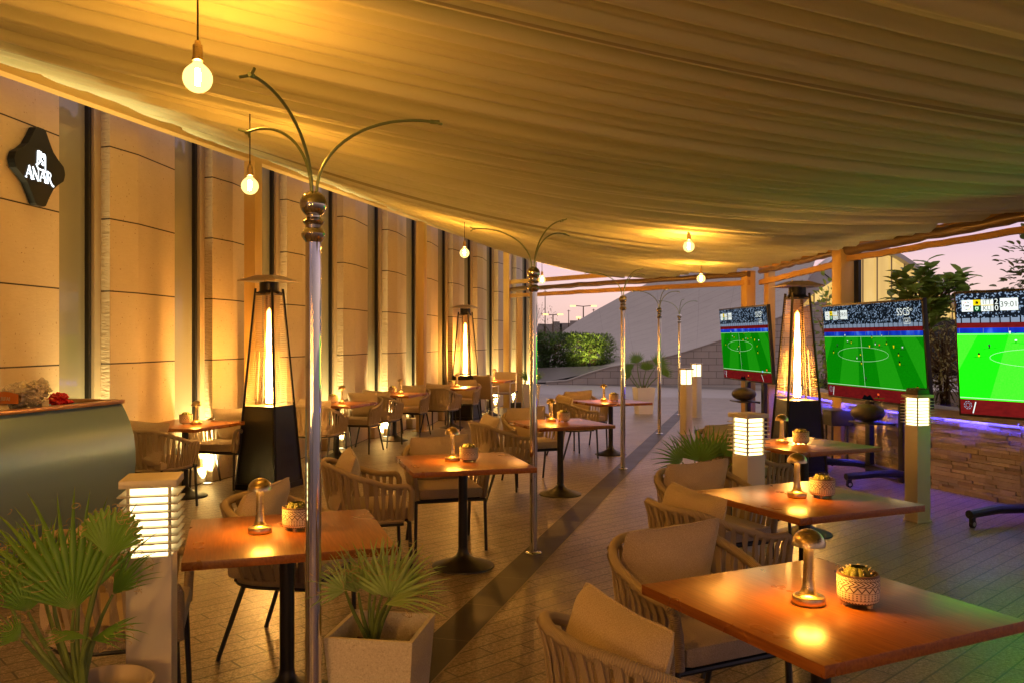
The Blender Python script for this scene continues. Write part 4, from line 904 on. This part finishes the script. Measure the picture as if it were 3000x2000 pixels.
def screen_mesh():
    mb=MB()
    def P(k,y,l): return Vector(((k-.5)*SW,-.0012*l,(.5-y)*SH))
    def q(k0,y0,k1,y1,l,m): mb.poly([P(k0,y1,l),P(k1,y1,l),P(k1,y0,l),P(k0,y0,l)],m)
    def pg(pts,l,m): mb.poly([P(a,b,l) for a,b in pts],m)
    q(0,0,1,.205,0,2); q(0,.205,1,.242,0,6); q(0,.242,1,.285,0,3); q(0,.285,1,.33,0,4); q(0,.33,1,.875,0,0); q(0,.875,1,1,0,3)
    for i in range(22): q(.02+.045*i,.185,.026+.045*i,.245,1,7)
    for i in range(26): q(.01+.038*i,.287,.0115+.038*i,.328,1,4 if i%3 else 6)
    for a0,a1,b0,b1 in ((.0,.10,-.28,-.08),(.24,.385,.14,.36),(.53,.66,.58,.80),(.80,.93,1.0,1.22)):
        def cl(x): return x
        pts=[(a0,.335),(a1,.335),(b1,.872),(b0,.872)]; out=[]
        for (x0,y0),(x1,y1) in zip(pts,pts[1:]+pts[:1]):
            for lo,sg_ in ((0,1),): pass
            out.append((x0,y0))
        def clip(pts,f,inter):
            r=[]
            for a,b in zip(pts,pts[1:]+pts[:1]):
                if f(a): r.append(a)
                if f(a)!=f(b): r.append(inter(a,b))
            return r
        def it(v): return lambda a,b:(v,a[1]+(b[1]-a[1])*(v-a[0])/(b[0]-a[0]))
        out=clip(out,lambda p:p[0]>=0,it(0)); out=clip(out,lambda p:p[0]<=1,it(1))
        if len(out)>2: pg(list(reversed(out)),1,1)
    def line(pts,w,l,m):
        for (a,b),(c,d) in zip(pts,pts[1:]):
            A=Vector(((a-.5)*SW,0,(.5-b)*SH)); B=Vector(((c-.5)*SW,0,(.5-d)*SH)); dd=(B-A).normalized(); n=Vector((-dd.z,0,dd.x))*w/2; o=Vector((0,-.0012*l,0)); mb.poly([A-n+o,B-n+o,B+n+o,A+n+o],m)
    line([(.0,.338),(1,.338)],.004,2,14); line([(0,.862),(1,.862)],.006,2,14); line([(.415,.338),(.425,.87)],.0045,2,14)
    line([(.415+.265*math.cos(2*math.pi*i/60),.525+.075*math.sin(2*math.pi*i/60)) for i in range(61)],.0028,2,14)
    def player(k,y,s,sh,st,dark=7):
        s*=.5
        w=.0055*s; h=.03*s
        pg([(k-w*.2,y+.002),(k+w*9,y-.006),(k+w*9,y-.002),(k+w*.2,y+.006)],2,12); pg([(k-w*7,y+.004),(k,y-.002),(k,y+.004),(k-w*7,y+.008)],2,12)
        q(k-w*.9,y-h*.5,k-w*.15,y,3,st); q(k+w*.15,y-h*.5,k+w*.9,y,3,st); q(k-w,y-h*.72,k+w,y-h*.45,3,st); q(k-w*1.1,y-h*1.35,k+w*1.1,y-h*.7,3,sh); q(k-w*1.5,y-h*1.25,k-w*1.0,y-h*.8,3,sh); q(k+w*1.0,y-h*1.25,k+w*1.5,y-h*.8,3,sh); q(k-w*.5,y-h*1.66,k+w*.5,y-h*1.38,3,dark)
    for k_,y_,s_,sh,stt in ((.10,.52,1.5,7,8),(.15,.45,1.5,13,7),(.27,.405,1.3,5,7),(.31,.41,1.4,7,8),(.36,.575,1.5,13,5),(.40,.55,1.4,8,7),(.405,.63,1.6,7,8),(.50,.455,1.3,8,8),(.53,.355,1.2,7,8),(.56,.425,1.4,13,5),(.60,.445,1.4,10,7),(.67,.42,1.4,7,8),(.735,.455,1.5,8,8),(.775,.53,1.5,7,8),(.78,.62,1.8,7,8),(.815,.465,1.4,5,13),(.63,.335,1.1,7,5),(.44,.80,1.9,13,7),(.245,.335,1.1,5,5)): player(k_,y_,s_,sh,stt)
    for k_,y_,s_,sh in ((.845,.90,2.6,11),(.925,.875,2.6,10),(.555,.97,2.4,10)): player(k_,y_,s_,sh,7)
    pg([(.38,1.0),(.41,.95),(.44,.965),(.47,.945),(.51,1.0)],2,7)
    line([(.82,.90),(.85,.99)],.010,2,5); line([(.075,.895),(.06,.99)],.010,2,5)
    # league badge in the corner: ring of short strokes
    for i in range(8): a=2*math.pi*i/8; line([(.037+.018*math.cos(a),.925+.032*math.sin(a)),(.037+.018*math.cos(a+.5),.925+.032*math.sin(a+.5))],.007,2,6)
    for i in range(10): a=2*math.pi*i/10; line([(.037+.010*math.cos(a),.925+.018*math.sin(a)),(.037+.010*math.cos(a+.6),.925+.018*math.sin(a+.6))],.004,2,6)
    # score board
    q(.028,.055,.082,.15,2,5); q(.082,.055,.118,.101,2,8); q(.082,.104,.118,.15,2,9); q(.120,.055,.176,.099,2,5); q(.120,.106,.176,.15,2,5); q(.120,.100,.176,.1045,2,8); q(.178,.052,.203,.152,2,7); q(.206,.05,.286,.148,2,5)
    for i,m_ in enumerate((10,8,9,11,13,10,9,11)): a=2*math.pi*i/8; line([(.055+.018*math.cos(a),.103+.032*math.sin(a)),(.055+.018*math.cos(a+.55),.103+.032*math.sin(a+.55))],.005,3,m_)
    line([(.046,.103),(.064,.103)],.010,3,13)
    pg([(.093,.088),(.100,.068),(.108,.072),(.106,.09)],3,7); line([(.10,.066),(.092,.078)],.005,3,7)
    pg([(.100,.145),(.092,.132),(.092,.112),(.108,.112),(.108,.132)],3,14); pg([(.100,.137),(.096,.128),(.100,.116),(.104,.128)],4,9)
    def txt(s,k,y,size,m,l=3):
        me=text_mesh(s,size,None,'t',ext=0); base=len(mb.v)
        for v in me.vertices: mb.vert(Vector(((k-.5)*SW+v.co.x,-.0012*l,(.5-y)*SH+v.co.y)))
        for p in me.polygons: mb.face([base+i for i in p.vertices],m)
        bpy.data.meshes.remove(me)
    txt('ITT',.148,.077,.058,13); txt('KLJ',.148,.128,.058,13); txt('2',.1905,.077,.072,5); txt('0',.1905,.128,.072,5); txt('39:01',.246,.10,.072,13)
    txt('SSC',.83,.105,.115,5); line([(.872,.07),(.872,.14)],.006,3,5); txt('5',.888,.102,.12,5); txt('HD',.91,.085,.04,5)
    line([(.845,.165),(.90,.165),(.90,.215),(.845,.215),(.845,.165)],.005,3,5); line([(.855,.20),(.862,.20),(.862,.182),(.866,.20),(.875,.20),(.875,.18)],.006,3,5); line([(.88,.20),(.88,.178)],.006,3,5); line([(.89,.20),(.89,.178)],.006,3,5)
    return mb
def television(loc,rz,zc,g,lab,g2=.42):
    o=thing('television',lab,'tv',(loc[0],loc[1],0),rz,'wide televisions on rolling stands')
    tf=Matrix.Translation((0,0,zc))@Matrix.Rotation(R(4.5),4,'X')
    mb=MB(); mb.box((0,.030,0),(SW+.04,.05,SH+.045),bev=.004,tf=tf); mb.box((0,.075,-.1),(SW*.6,.05,SH*.5),bev=.01,tf=tf); mb.build('casing',M['black'],o)
    s_=screen_mesh(); s_.v=[tuple(tf@Vector(v)) for v in s_.v]; sm=s_.build('screen',tvmats(g,g2),o,smooth=False)
    for x in (-.33,.33):
        mb=MB(); mb.box((x,.20,.95),(.10,.06,1.9),bev=.004); mb.build('column',M['black'],o)
    mb=MB(); mb.box((0,.15,zc),(.9,.06,.06)); mb.box((-.2,.12,zc),(.04,.06,.5)); mb.box((.2,.12,zc),(.04,.06,.5)); mb.build('bracket',M['black'],o)
    mb=MB(); mb.box((0,.20,.09),(.82,.10,.06),bev=.01); mb.build('base_bar',M['black'],o)
    for x in (-1,1):
        mb=MB(); mb.tube([(x*.36,.24,.09),(x*.42,.05,.12),(x*.49,-.25,.135),(x*.53,-.62,.12)],[.04,.042,.042,.038],10); f_=mb.build('foot',M['black'],o)
        for (cx,cy) in ((x*.525,-.58),(x*.37,.26)):
            mb=MB(); mb.box((cx,cy,.075),(.03,.05,.05)); mb.tube([(cx-.014,cy+.005,.034),(cx+.014,cy+.005,.034)],.034,16); mb.tube([(cx-.017,cy+.005,.034),(cx+.017,cy+.005,.034)],.018,12,1); mb.build('caster',[M['black'],M['wheel']],f_)
    mb=MB(); mb.box((0,.02,.655),(.42,.34,.018),bev=.004); mb.tube([(-.2,.18,.64),(.2,.18,.64)],.012,8); mb.build('shelf',M['dark_metal'],o)
    return o
M['wheel']=plain('wheel_hub',(.45,.42,.38),.4,.4)
television((3.655,13.465),R(-84.1),1.55,TVG*.36,'farthest television, near the corner posts')
television((4.195,9.995),R(-80.8),1.475,TVG*.42,'middle television, right of the flame heater')
television((4.74,7.215),R(-58.6),1.487,TVG*2.9,'nearest and brightest television, cut by the right edge',.55)
def egg(p,lab):
    o=thing('egg_speaker',lab,'speaker',p,R(-84),'dark egg shaped speakers on the television shelves')
    mb=MB(); mb.lathe([(0.0001,-.105)]+[(.19*math.sin(q),-.105*math.cos(q)) for q in [math.pi*i/14 for i in range(1,14)]]+[(0.0001,.105)],32); mb.build('shell',M['egg'],o); mb=MB(); mb.lathe([(0,-.106),(.06,-.106),(.05,-.09),(0,-.09)],16); mb.build('foot',M['black'],o)
M['egg']=plain('egg_shell',(.055,.045,.028),.5)
egg((4.16,9.98,.772),'dark egg shaped speaker below the middle television'); egg((3.655,13.45,.772),'dark egg shaped speaker below the farthest television')
o=thing('equipment_case','black box on short legs by the stone wall, right of the flame heater','case',(4.20,11.30,0),R(-85))
mb=MB(); mb.box((0,0,.62),(.75,.30,.20),bev=.012); mb.build('box',M['black'],o)
for x in (-.3,.3):
    for y in (-.1,.1): mb=MB(); mb.tube([(x,y,0),(x,y,.52)],.014,6); mb.build('leg',M['black'],o)

# ================================================================ stone clad planter wall with blue led strip
WP=[Vector((5.75,6.7,0)),Vector((4.98,8.3,0)),Vector((4.62,9.35,0)),Vector((4.48,10.5,0)),Vector((4.45,11.8,0)),Vector((4.45,14.6,0))]
pw=thing('planter_wall','low wall of stacked ledger stone with a blue lit strip under its coping','wall')
mb=MB(); rnd=random.Random(4)
for a,b in zip(WP,WP[1:]):
    d=(b-a); L=d.length; d.normalize(); n=Vector((d.y,-d.x,0)); n=-n if n.x>0 else n
    z=0; rw=0
    while z<.78:
        h=rnd.choice((.028,.036,.045,.052)); x=-rnd.uniform(0,.25)
        while x<L:
            l=rnd.uniform(.12,.42); x0=max(0,x); x1=min(L,x+l)
            if x1-x0>.02:
                dp=rnd.uniform(.0,.022); m=a+d*((x0+x1)/2)+Vector((0,0,z+h/2))+n*(dp/2); mb.box(m,(x1-x0-.003,.06+dp,h-.003),rz=math.atan2(d.y,d.x))
            x+=l
        z+=h
mb.build('stone_cladding',M['ledger'],pw,smooth=False)
for i,(a,b) in enumerate(zip(WP,WP[1:])):
    d=(b-a); L=d.length; d.normalize(); n=Vector((d.y,-d.x,0)); n=-n if n.x>0 else n; rz=math.atan2(d.y,d.x); m=(a+b)/2
    mb=MB(); mb.box(m-n*.10+Vector((0,0,.845+.002*i)),(L+.03,.36,.065),rz=rz,bev=.006); mb.build('coping',M['coping'],pw)
    mb=MB(); mb.box(m+n*.074+Vector((0,0,.802+.002*i)),(L,.012,.034),rz=rz); mb.build('drip_edge',M['coping'],pw)
    mb=MB(); mb.box(m+n*.056+Vector((0,0,.803)),(L-.004,.010,.010),rz=rz); mb.build('light_strip',M['led_blue'],pw,smooth=False)
    mb=MB(); mb.box(m-n*.12+Vector((0,0,.395)),(L,.16,.79),rz=rz); mb.build('core',M['coping'],pw,smooth=False)
mb=MB(); e_=WP[-1]; mb.box(e_+Vector((.5,.05,.39)),(1.2,.08,.78)); mb.build('end_wall',M['ledger'],pw,smooth=False)
mb=MB(); mb.poly([(5.9,6.7,.74),(11,6.7,.74),(11,14.6,.74),(4.55,14.6,.74),(4.55,11.8,.74),(4.6,10.5,.74),(4.74,9.35,.74),(5.1,8.3,.74)]); tag(mb.build('planting_bed',M['soil'],smooth=False),kind='structure')

# ================================================================ leafy plants behind the wall
def leaf(mb,p,d,up,L,w,m=0,fold=.25,curl=.2):
    d=d.normalized(); s=d.cross(up); s=s.normalized() if s.length>1e-4 else Vector((1,0,0)); n=s.cross(d)
    rows=[]
    for q,ww in ((0,.03),(.22,.80),(.52,1),(.82,.74),(1,.04)):
        c=p+d*L*q-n*curl*L*q*q; rows.append((mb.vert(c-s*w*ww/2+n*fold*w*ww*.5,(0,q)),mb.vert(c,(.5,q)),mb.vert(c+s*w*ww/2+n*fold*w*ww*.5,(1,q))))
    for A,B in zip(rows,rows[1:]): mb.face((A[0],A[1],B[1],B[0]),m); mb.face((A[1],A[2],B[2],B[1]),m)
rnd=random.Random(21)
def rv(): 
    while True:
        v=Vector((rnd.uniform(-1,1),rnd.uniform(-1,1),rnd.uniform(-1,1)))
        if .05<v.length<1: return v
fg=thing('broad_leaf_tree','small tree of big glossy leaves above the middle television','tree',(5.16,10.55,.74))
mb=MB(); lm=MB(); top=Vector((0,0,1.05)); mb.tube([(0,0,0),(.02,0,.5),(0,0,1.05)],[.03,.025,.022],8)
for i in range(62):
    v=rv(); tip=Vector((v.x*.50,v.y*.45,1.50+v.z*.40)); 
    if v.z<-.3: tip.x*=.6; tip.y*=.6
    mid=top.lerp(tip,.5)+Vector((0,0,.06)); mb.tube([top+Vector((0,0,rnd.uniform(-.1,.15))),mid,tip],[.012,.008,.004],5)
    for j in range(6):
        a=j*2.4+i; d=((tip-top).normalized()*.55+Vector((math.cos(a),math.sin(a),rnd.uniform(-.35,.55)))).normalized(); leaf(lm,tip-(tip-top).normalized()*.035*j,d,Vector((0,0,1)),rnd.uniform(.16,.235),rnd.uniform(.10,.145),curl=rnd.uniform(.05,.35))
mb.build('trunk',M['bark'],fg); lm.build('crown',M['ficus'],fg,sharp=0)
def leafy(name,lab,cat,base,h,rx,ry,z0,n,L,w,mat,twigs=30,sd=3,group=None,dens=None,stems=3,par=None,boxy=0):
    global rnd
    rnd=random.Random(sd); o=thing(name,lab,cat,base,0,group); mb=MB(); lm=MB(); cz=(z0+h)/2; rz_=(h-z0)/2
    for s_ in range(stems):
        a=rnd.uniform(0,6.28); mb.tube([(.05*s_*math.cos(a),.05*s_*math.sin(a),0),(rx*.2*math.cos(a),ry*.2*math.sin(a),cz*.7),(rx*.3*math.cos(a),ry*.3*math.sin(a),h*.8)],[.02+.006*h,.014+.004*h,.006],6)
    cl=[rv() for _ in range(max(6,twigs))]
    for i,c in enumerate(cl):
        c=c.normalized()*(c.length**.5); c=c if not boxy else Vector((rnd.uniform(-1,1)**1,rnd.uniform(-1,1),math.sin(rnd.uniform(-1.5,1.5))))*boxy; e=Vector((c.x*rx,c.y*ry,cz+c.z*rz_)); st_=Vector((c.x*rx*.12,c.y*ry*.12,max(.05,cz+c.z*rz_*.4-.1*h))); mb.tube([st_,st_.lerp(e,.5)+Vector((0,0,.04*h)),e],[.008+.002*h,.006,.003],4)
        for j in range(n//len(cl)):
            q=rv(); r_=.36 if dens is None else dens; p=e+Vector((q.x*rx*r_,q.y*ry*r_,q.z*rz_*r_)); d=(q+c*.5+Vector((0,0,rnd.uniform(-.4,.4)))).normalized()
            leaf(lm,p,d,Vector((rnd.uniform(-.4,.4),rnd.uniform(-.4,.4),1)),L*rnd.uniform(.7,1.2),w*rnd.uniform(.8,1.2))
    mb.build('trunk' if cat=='tree' else 'stems',M['bark'],o); lm.build('crown' if cat=='tree' else 'foliage',M[mat],o,sharp=0); return o
leafy('garden_tree','tree with small heart shaped leaves at the right edge above the nearest television','tree',(8.75,13.2,.74),2.95,.95,.9,.2,2800,.12,.085,'tree_leaf',twigs=70,sd=9)
leafy('dry_shrub','twiggy half dry shrub between the middle and nearest televisions','shrub',(5.30,10.5,.74),1.22,.42,.35,0,1300,.06,.022,'dry',twigs=110,sd=5,dens=.5)
leafy('dry_shrub','twiggy shrub behind the nearest television at its left edge','shrub',(6.0,9.9,.74),1.15,.45,.4,0,900,.06,.022,'dry',twigs=90,sd=6,dens=.5)
leafy('climbing_plant','slender leafy climber lit yellow behind the flame heater','plant',(4.95,13.4,.74),1.72,.16,.2,0,230,.10,.065,'ficus',twigs=40,sd=8,dens=.7)
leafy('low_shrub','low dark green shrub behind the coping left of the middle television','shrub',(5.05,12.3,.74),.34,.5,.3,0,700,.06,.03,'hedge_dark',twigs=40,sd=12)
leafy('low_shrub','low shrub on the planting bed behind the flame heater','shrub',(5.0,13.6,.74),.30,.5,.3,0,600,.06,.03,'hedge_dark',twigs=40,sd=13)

# ================================================================ hedge, bed, block wall
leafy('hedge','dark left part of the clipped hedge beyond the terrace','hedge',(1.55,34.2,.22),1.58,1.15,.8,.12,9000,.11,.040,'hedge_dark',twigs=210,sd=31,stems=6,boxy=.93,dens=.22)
leafy('hedge','brightly lit bushy right end of the hedge beyond the terrace','hedge',(3.10,33.6,.25),1.52,.95,.75,.12,7600,.11,.040,'hedge',twigs=170,sd=32,stems=7,boxy=.88,dens=.24)
WT=[(1600,1122),(1663,1117),(1730,1094),(1788,1077),(1865,1066),(1934,1053),(1985,1040),(2050,1020),(2108,1001),(2200,968),(2290,930),(2420,880)]
YW=31.0; wt=[W(x,y,YW) for x,y in WT]
bw=thing('block_wall','curving wall of pale stone blocks rising to the right beyond the terrace','wall')
mb=MB()
for a,b in zip(wt,wt[1:]):
    q=[mb.vert((a.x,YW,-.01)),mb.vert((b.x,YW,-.01)),mb.vert(b),mb.vert(a)]; mb.face(q)
    r=[mb.vert((a.x,YW+.5,a.z)),mb.vert((b.x,YW+.5,b.z))]; mb.face((q[3],q[2],r[1],r[0]))
mb.build('block_face',M['blocks'],bw,smooth=False)
mb=MB(); mb.tube([p+Vector((0,.1,.03)) for p in wt],.07,6,flat=(.6,2)); mb.build('coping',M['coping'],bw)
mb=MB(); pts=[(-6,31.6,.0),(1.2,31.6,.06),(3.6,31.4,.55),(4.6,31.4,.72),(4.4,36,.5),(-6,37,.15)]; mb.poly(pts); tag(mb.build('raised_bed',M['plaza'],smooth=False),kind='structure')
mb=MB(); mb.grid(lambda u,v: Vector((.55+3.7*u,32.7+2.1*v,.17+.32*u+.06*math.sin(u*3.14)*math.sin(v*3.14)+.03*pn(u*9,v*5))),20,8); tag(mb.build('soil_mound',M['soil']),kind='structure')

# ================================================================ shell roofed hall
hall=thing('shell_hall','big hall with a sweeping concrete shell and a glowing glass front','building')
OUT=[(1630,985),(1660,963),(1689,942),(1755,904),(1831,863),(1921,819),(2050,752),(2170,690),(2300,622),(2440,560)]
BOT=[(1600,1112),(1663,1110),(1740,1086),(1800,1070),(1865,1060),(1945,1047),(2040,1018),(2108,995),(2200,962),(2300,930)]
O_=[W(x,y,47) for x,y in OUT]; B_=[W(x,y,31.8) for x,y in BOT]
def lerpl(L,u): x=u*(len(L)-1); i=min(int(x),len(L)-2); return L[i].lerp(L[i+1],x-i)
mb=MB(); mb.grid(lambda u,v: lerpl(B_,u).lerp(lerpl(O_,u),v)+Vector((0,.0,-.9*math.sin(v*math.pi)*(.2+u))),60,30); mb.build('roof_shell',M['shell'],hall)
YF=40.0
INN=[(2292,1090),(2296,1010),(2318,945),(2345,900),(2379,864),(2440,823),(2492,776),(2530,752),(2567,735),(2600,738),(2640,757),(2690,790),(2750,845),(2830,930),(2860,1010)]
OUTR=[(2270,1090),(2270,905),(2300,872),(2325,852),(2350,832),(2400,790),(2450,752),(2495,718),(2560,722),(2605,727),(2648,748),(2698,781),(2758,836),(2840,922),(2872,1010)]
mb=MB(); A=[W(x,y,YF-.5) for x,y in INN]; B=[W(x,y,YF-.5) for x,y in OUTR]; Ab=[p+Vector((0,1.4,0)) for p in A]; Bb=[p+Vector((0,1.4,0)) for p in B]
for i in range(len(A)-1):
    q=[mb.vert(A[i]),mb.vert(A[i+1]),mb.vert(B[i+1]),mb.vert(B[i])]; mb.face(q); r=[mb.vert(Ab[i]),mb.vert(Ab[i+1]),mb.vert(Bb[i+1]),mb.vert(Bb[i])]; mb.face((q[0],r[0],r[1],q[1])); mb.face((q[3],q[2],r[2],r[3]))
mb.build('arch_fascia',M['fascia'],hall,smooth=False)
mb=MB()
for a,b in ((3,4),(5,5),(7,7)):
    p,q=W(*INN[a],YF-.52),W(*OUTR[b],YF-.52); mb.tube([p,q],.025,4)
mb.build('panel_joint',M['dark_metal'],hall)
k=NT('lit_glass'); o_=k.coord('Object'); x=k.sep(o_); n1=k.noise(k.coord('Object',(1,1,.35)),.45,4,.6); n2=k.noise(k.coord('Object',(1,1,.05)),1.4,3)
rf=k.math('GREATER_THAN',k.math('ADD',x[2],k.math('MULTIPLY',x[0],.62)),13.6)  # diagonal zone: interior reflection painted into the glass colour
col=k.ramp(k.math('ADD',k.math('MULTIPLY',n1,.55),k.math('MULTIPLY',n2,.45)),[(.3,(.50,.28,.05)),(.5,(.85,.52,.12)),(.62,(1.0,.72,.26)),(.75,(1.0,.85,.5))]); e=k.n('ShaderNodeEmission'); k.put(e.inputs[0],k.mix(k.math('MULTIPLY',rf,.25),col,(.60,.42,.20))); e.inputs[1].default_value=.48
gl=k.n('ShaderNodeBsdfGlossy'); gl.inputs['Roughness'].default_value=.05; mx=k.n('ShaderNodeMixShader'); mx.inputs[0].default_value=.15; k.t.links.new(e.outputs[0],mx.inputs[1]); k.t.links.new(gl.outputs[0],mx.inputs[2]); k.t.links.new(mx.outputs[0],k.out.inputs[0]); k.mat.cycles.emission_sampling='NONE'; M['lit_glass']=k.mat
mb=MB(); mb.poly([W(x_,y_,YF) for x_,y_ in reversed(INN)]); gf=mb.build('glass_front',M['lit_glass'],hall,smooth=False)
mb=MB()
for px in (2318,2385,2440,2481,2528,2570,2612,2650,2700,2745,2790,2830):
    ys=[y for x_,y in INN]; top=None
    for (x0,y0),(x1,y1) in zip(INN,INN[1:]):
        if x0<=px<=x1: top=y0+(y1-y0)*(px-x0)/(x1-x0)
    if top is None: continue
    a=W(px,top,YF-.12); b=W(px,1090,YF-.12); mb.tube([b,a],.035,4)
a=W(2300,928,YF-.12); b=W(2480,928,YF-.12); mb.tube([a,b],.03,4)
mb.build('mullions',M['frame_light'],gf,smooth=False)
mb=MB(); a=W(2690,936,YF-1.2); b=W(2900,936,YF-1.2); mb.box(((a.x+b.x)/2,YF-1.0,a.z/2),(b.x-a.x,.4,a.z)); mb.build('dark_base',M['dark_metal'],hall,smooth=False)
# ================================================================ distance: lamps, palms, tree, masts, skyline
def street_lamp(px,py,Y,half,lab):
    top=W(px,py,Y); o=thing('street_lamp',lab,'street lamp',(top.x,Y,0),0,'double headed street lamps')
    mb=MB(); mb.tube([(0,0,0),(0,0,top.z)],[.11,.07],8); mb.tube([(-half,0,top.z+.12),(0,0,top.z),(half,0,top.z+.12)],.05,6); mb.build('mast',M['bark'],o)
    for s_ in (-1,1): mb=MB(); mb.box((s_*half,0,top.z+.06),(.7,.4,.15),bev=.04); mb.build('lamp_head',M['street'],o)
street_lamp(1620,923,110,.95,'lower left double headed street lamp past the hedge'); street_lamp(1709,898,110,1.35,'taller double headed street lamp just left of the shell roof')
top=W(1695,932,140); o=thing('street_lamp','tiny distant lamp right above the shell roof edge','street lamp',(top.x,140,0),0,'double headed street lamps')
mb=MB(); mb.tube([(0,0,0),(0,0,top.z)],.1,6); mb.build('mast',M['bark'],o); mb=MB(); mb.box((0,0,top.z+.1),(.7,.5,.3),bev=.05); mb.build('lamp_head',M['street'],o)
def date_palm(px,Y,zc,r,lab,sd):
    rnd2=random.Random(sd); x=(px-CX)*Y/F; o=thing('date_palm',lab,'palm tree',(x,Y,0),0,'date palms on the skyline'); mb=MB(); mb.tube([(0,0,0),(0,0,zc)],[.3,.22],8); mb.build('trunk',M['bark'],o); mb=MB()
    for i in range(46):
        a=rnd2.uniform(0,6.28); e=rnd2.uniform(-.3,1.25); d=Vector((math.cos(a)*math.cos(e),math.sin(a)*math.cos(e),math.sin(e))); p=Vector((0,0,zc)); pts=[]
        for k_ in range(8): pts.append(p.copy()); p=p+d*r/8; d=(d+Vector((0,0,-.16))).normalized()
        for k_ in range(1,8):
            t=(pts[k_]-pts[k_-1]).normalized(); s_=t.cross(Vector((0,0,1))); s_=s_.normalized() if s_.length>.05 else Vector((1,0,0))
            for sg_ in (-1,1): leaf(mb,pts[k_],(t+s_*sg_*.8+Vector((0,0,-.2))),Vector((0,0,1)),r*.24,.07)
    mb.build('crown',M['farpalm'],o,sharp=0)
date_palm(1617,100,1.9,2.3,'date palm below the left street lamp',1); date_palm(1590,92,1.1,2.0,'short date palm at the pole edge',2); date_palm(1655,108,1.8,1.9,'date palm beside the shell roof foot',3); date_palm(1573,95,1.7,1.6,'date palm half hidden by the second chrome pole',4)
tr=thing('bare_tree','bare thin branched tree right of the second chrome pole','tree',(1.05,40,0)); mb=MB(); rnd=random.Random(2)
def branch(p,d,L,r,n):
    e=p+d*L; mb.tube([p,p.lerp(e,.5)+Vector((rnd.uniform(-.03,.03),0,rnd.uniform(-.03,.03)))*L,e],[r,r*.8,r*.6],4)
    if n==0: return
    for _ in range(3 if n>1 else 4):
        branch(p.lerp(e,rnd.uniform(.5,1)),(d+Vector((rnd.uniform(-.7,.7),rnd.uniform(-.7,.7),rnd.uniform(-.2,.5)))).normalized(),L*rnd.uniform(.55,.75),r*.55,n-1)
branch(Vector((0,0,0)),Vector((.02,0,1)),1.7,.035,5); mb.build('trunk',M['bark'],tr)
lm=MB()
for _ in range(260): q=rv(); leaf(lm,Vector((.35+q.x*.9,q.y*.8,2.5+q.z*.9)),rv().normalized(),Vector((0,0,1)),.09,.03)
lm.build('crown',M['farpalm'],tr,sharp=0)
for px,top,lab in ((1597,850,'thin tall mast right of the second chrome pole'),(1666,908,'thin mast between the two street lamps'),(1739,905,'short mast at the shell roof edge')):
    t=W(px,top,150); mb=MB(); mb.tube([(0,0,0),(0,0,t.z)],[.12,.06],6); mb.tube([(-.3,0,t.z*.97),(.3,0,t.z*.97)],.04,4); o=mb.build('mast',M['bark']); o.location=(t.x,150,0); tag(o,lab,'mast')
rnd=random.Random(8)
for i,(px,w_,h_,lab) in enumerate(((1575,9,5.6,'low distant building behind the second chrome pole'),(1618,10,6.3,'low distant building behind the palms'),(1668,11,6.6,'low distant building left of the shell roof'),(1530,12,6.0,'low distant building at the end of the stone wall'))):
    Y=260; x=(px-CX)*Y/F; o=thing('distant_building',lab,'building',(x,Y,0),0,'low buildings on the skyline'); mb=MB(); mb.box((0,0,h_/2),(w_*.55,6,h_)); mb.box((w_*.12,0,h_+.4),(w_*.2,3,.8)); mb.build('wall',M['coping'],o,smooth=False)
    for k_ in range(4): mb=MB(); mb.box((-w_*.2+k_*w_*.13,-3.02,h_*.55),(.5,.05,.7)); mb.build('window',M['glass_dark'],o,smooth=False)
# added spotlight at the hedge end, in place of an unseen street lamp
gs=thing('added_spotlight','added ground spotlight standing in for an unseen lamp at the hedge end','spotlight',(2.9,32.1,.62)); mb=MB(); mb.lathe([(0,0),(.05,0),(.06,.12),(.05,.12),(0,.09)],12); mb.build('housing',M['dark_metal'],gs)
gs2=thing('added_spotlight','added fill spotlight in the planting bed at the foot of the broad leaf tree','spotlight',(4.86,9.35,.74)); mb=MB(); mb.lathe([(0,0),(.04,0),(.05,.10),(.04,.10),(0,.07)],12); mb.build('housing',M['dark_metal'],gs2)  # added to brighten the broad leaf tree and dry shrub
L2d=bpy.data.lights.new('added_bed_lamp','SPOT'); L2d.energy=32; L2d.color=(1,.82,.5); L2d.spot_size=R(85); L2d.spot_blend=.9; L2d.shadow_soft_size=.04; l2=bpy.data.objects.new('added_bed_lamp',L2d); C.objects.link(l2); l2.parent=gs2; l2.location=(0,0,.13); l2.rotation_euler=(R(143),0,R(-15))
Ld=bpy.data.lights.new('added_hedge_lamp','SPOT'); Ld.energy=130; Ld.color=(1,.80,.36); Ld.spot_size=R(95); Ld.spot_blend=.8; Ld.shadow_soft_size=.04; lo=bpy.data.objects.new('added_hedge_lamp',Ld); C.objects.link(lo); lo.parent=gs; lo.location=(0,0,.14); lo.rotation_euler=(R(128),0,0)
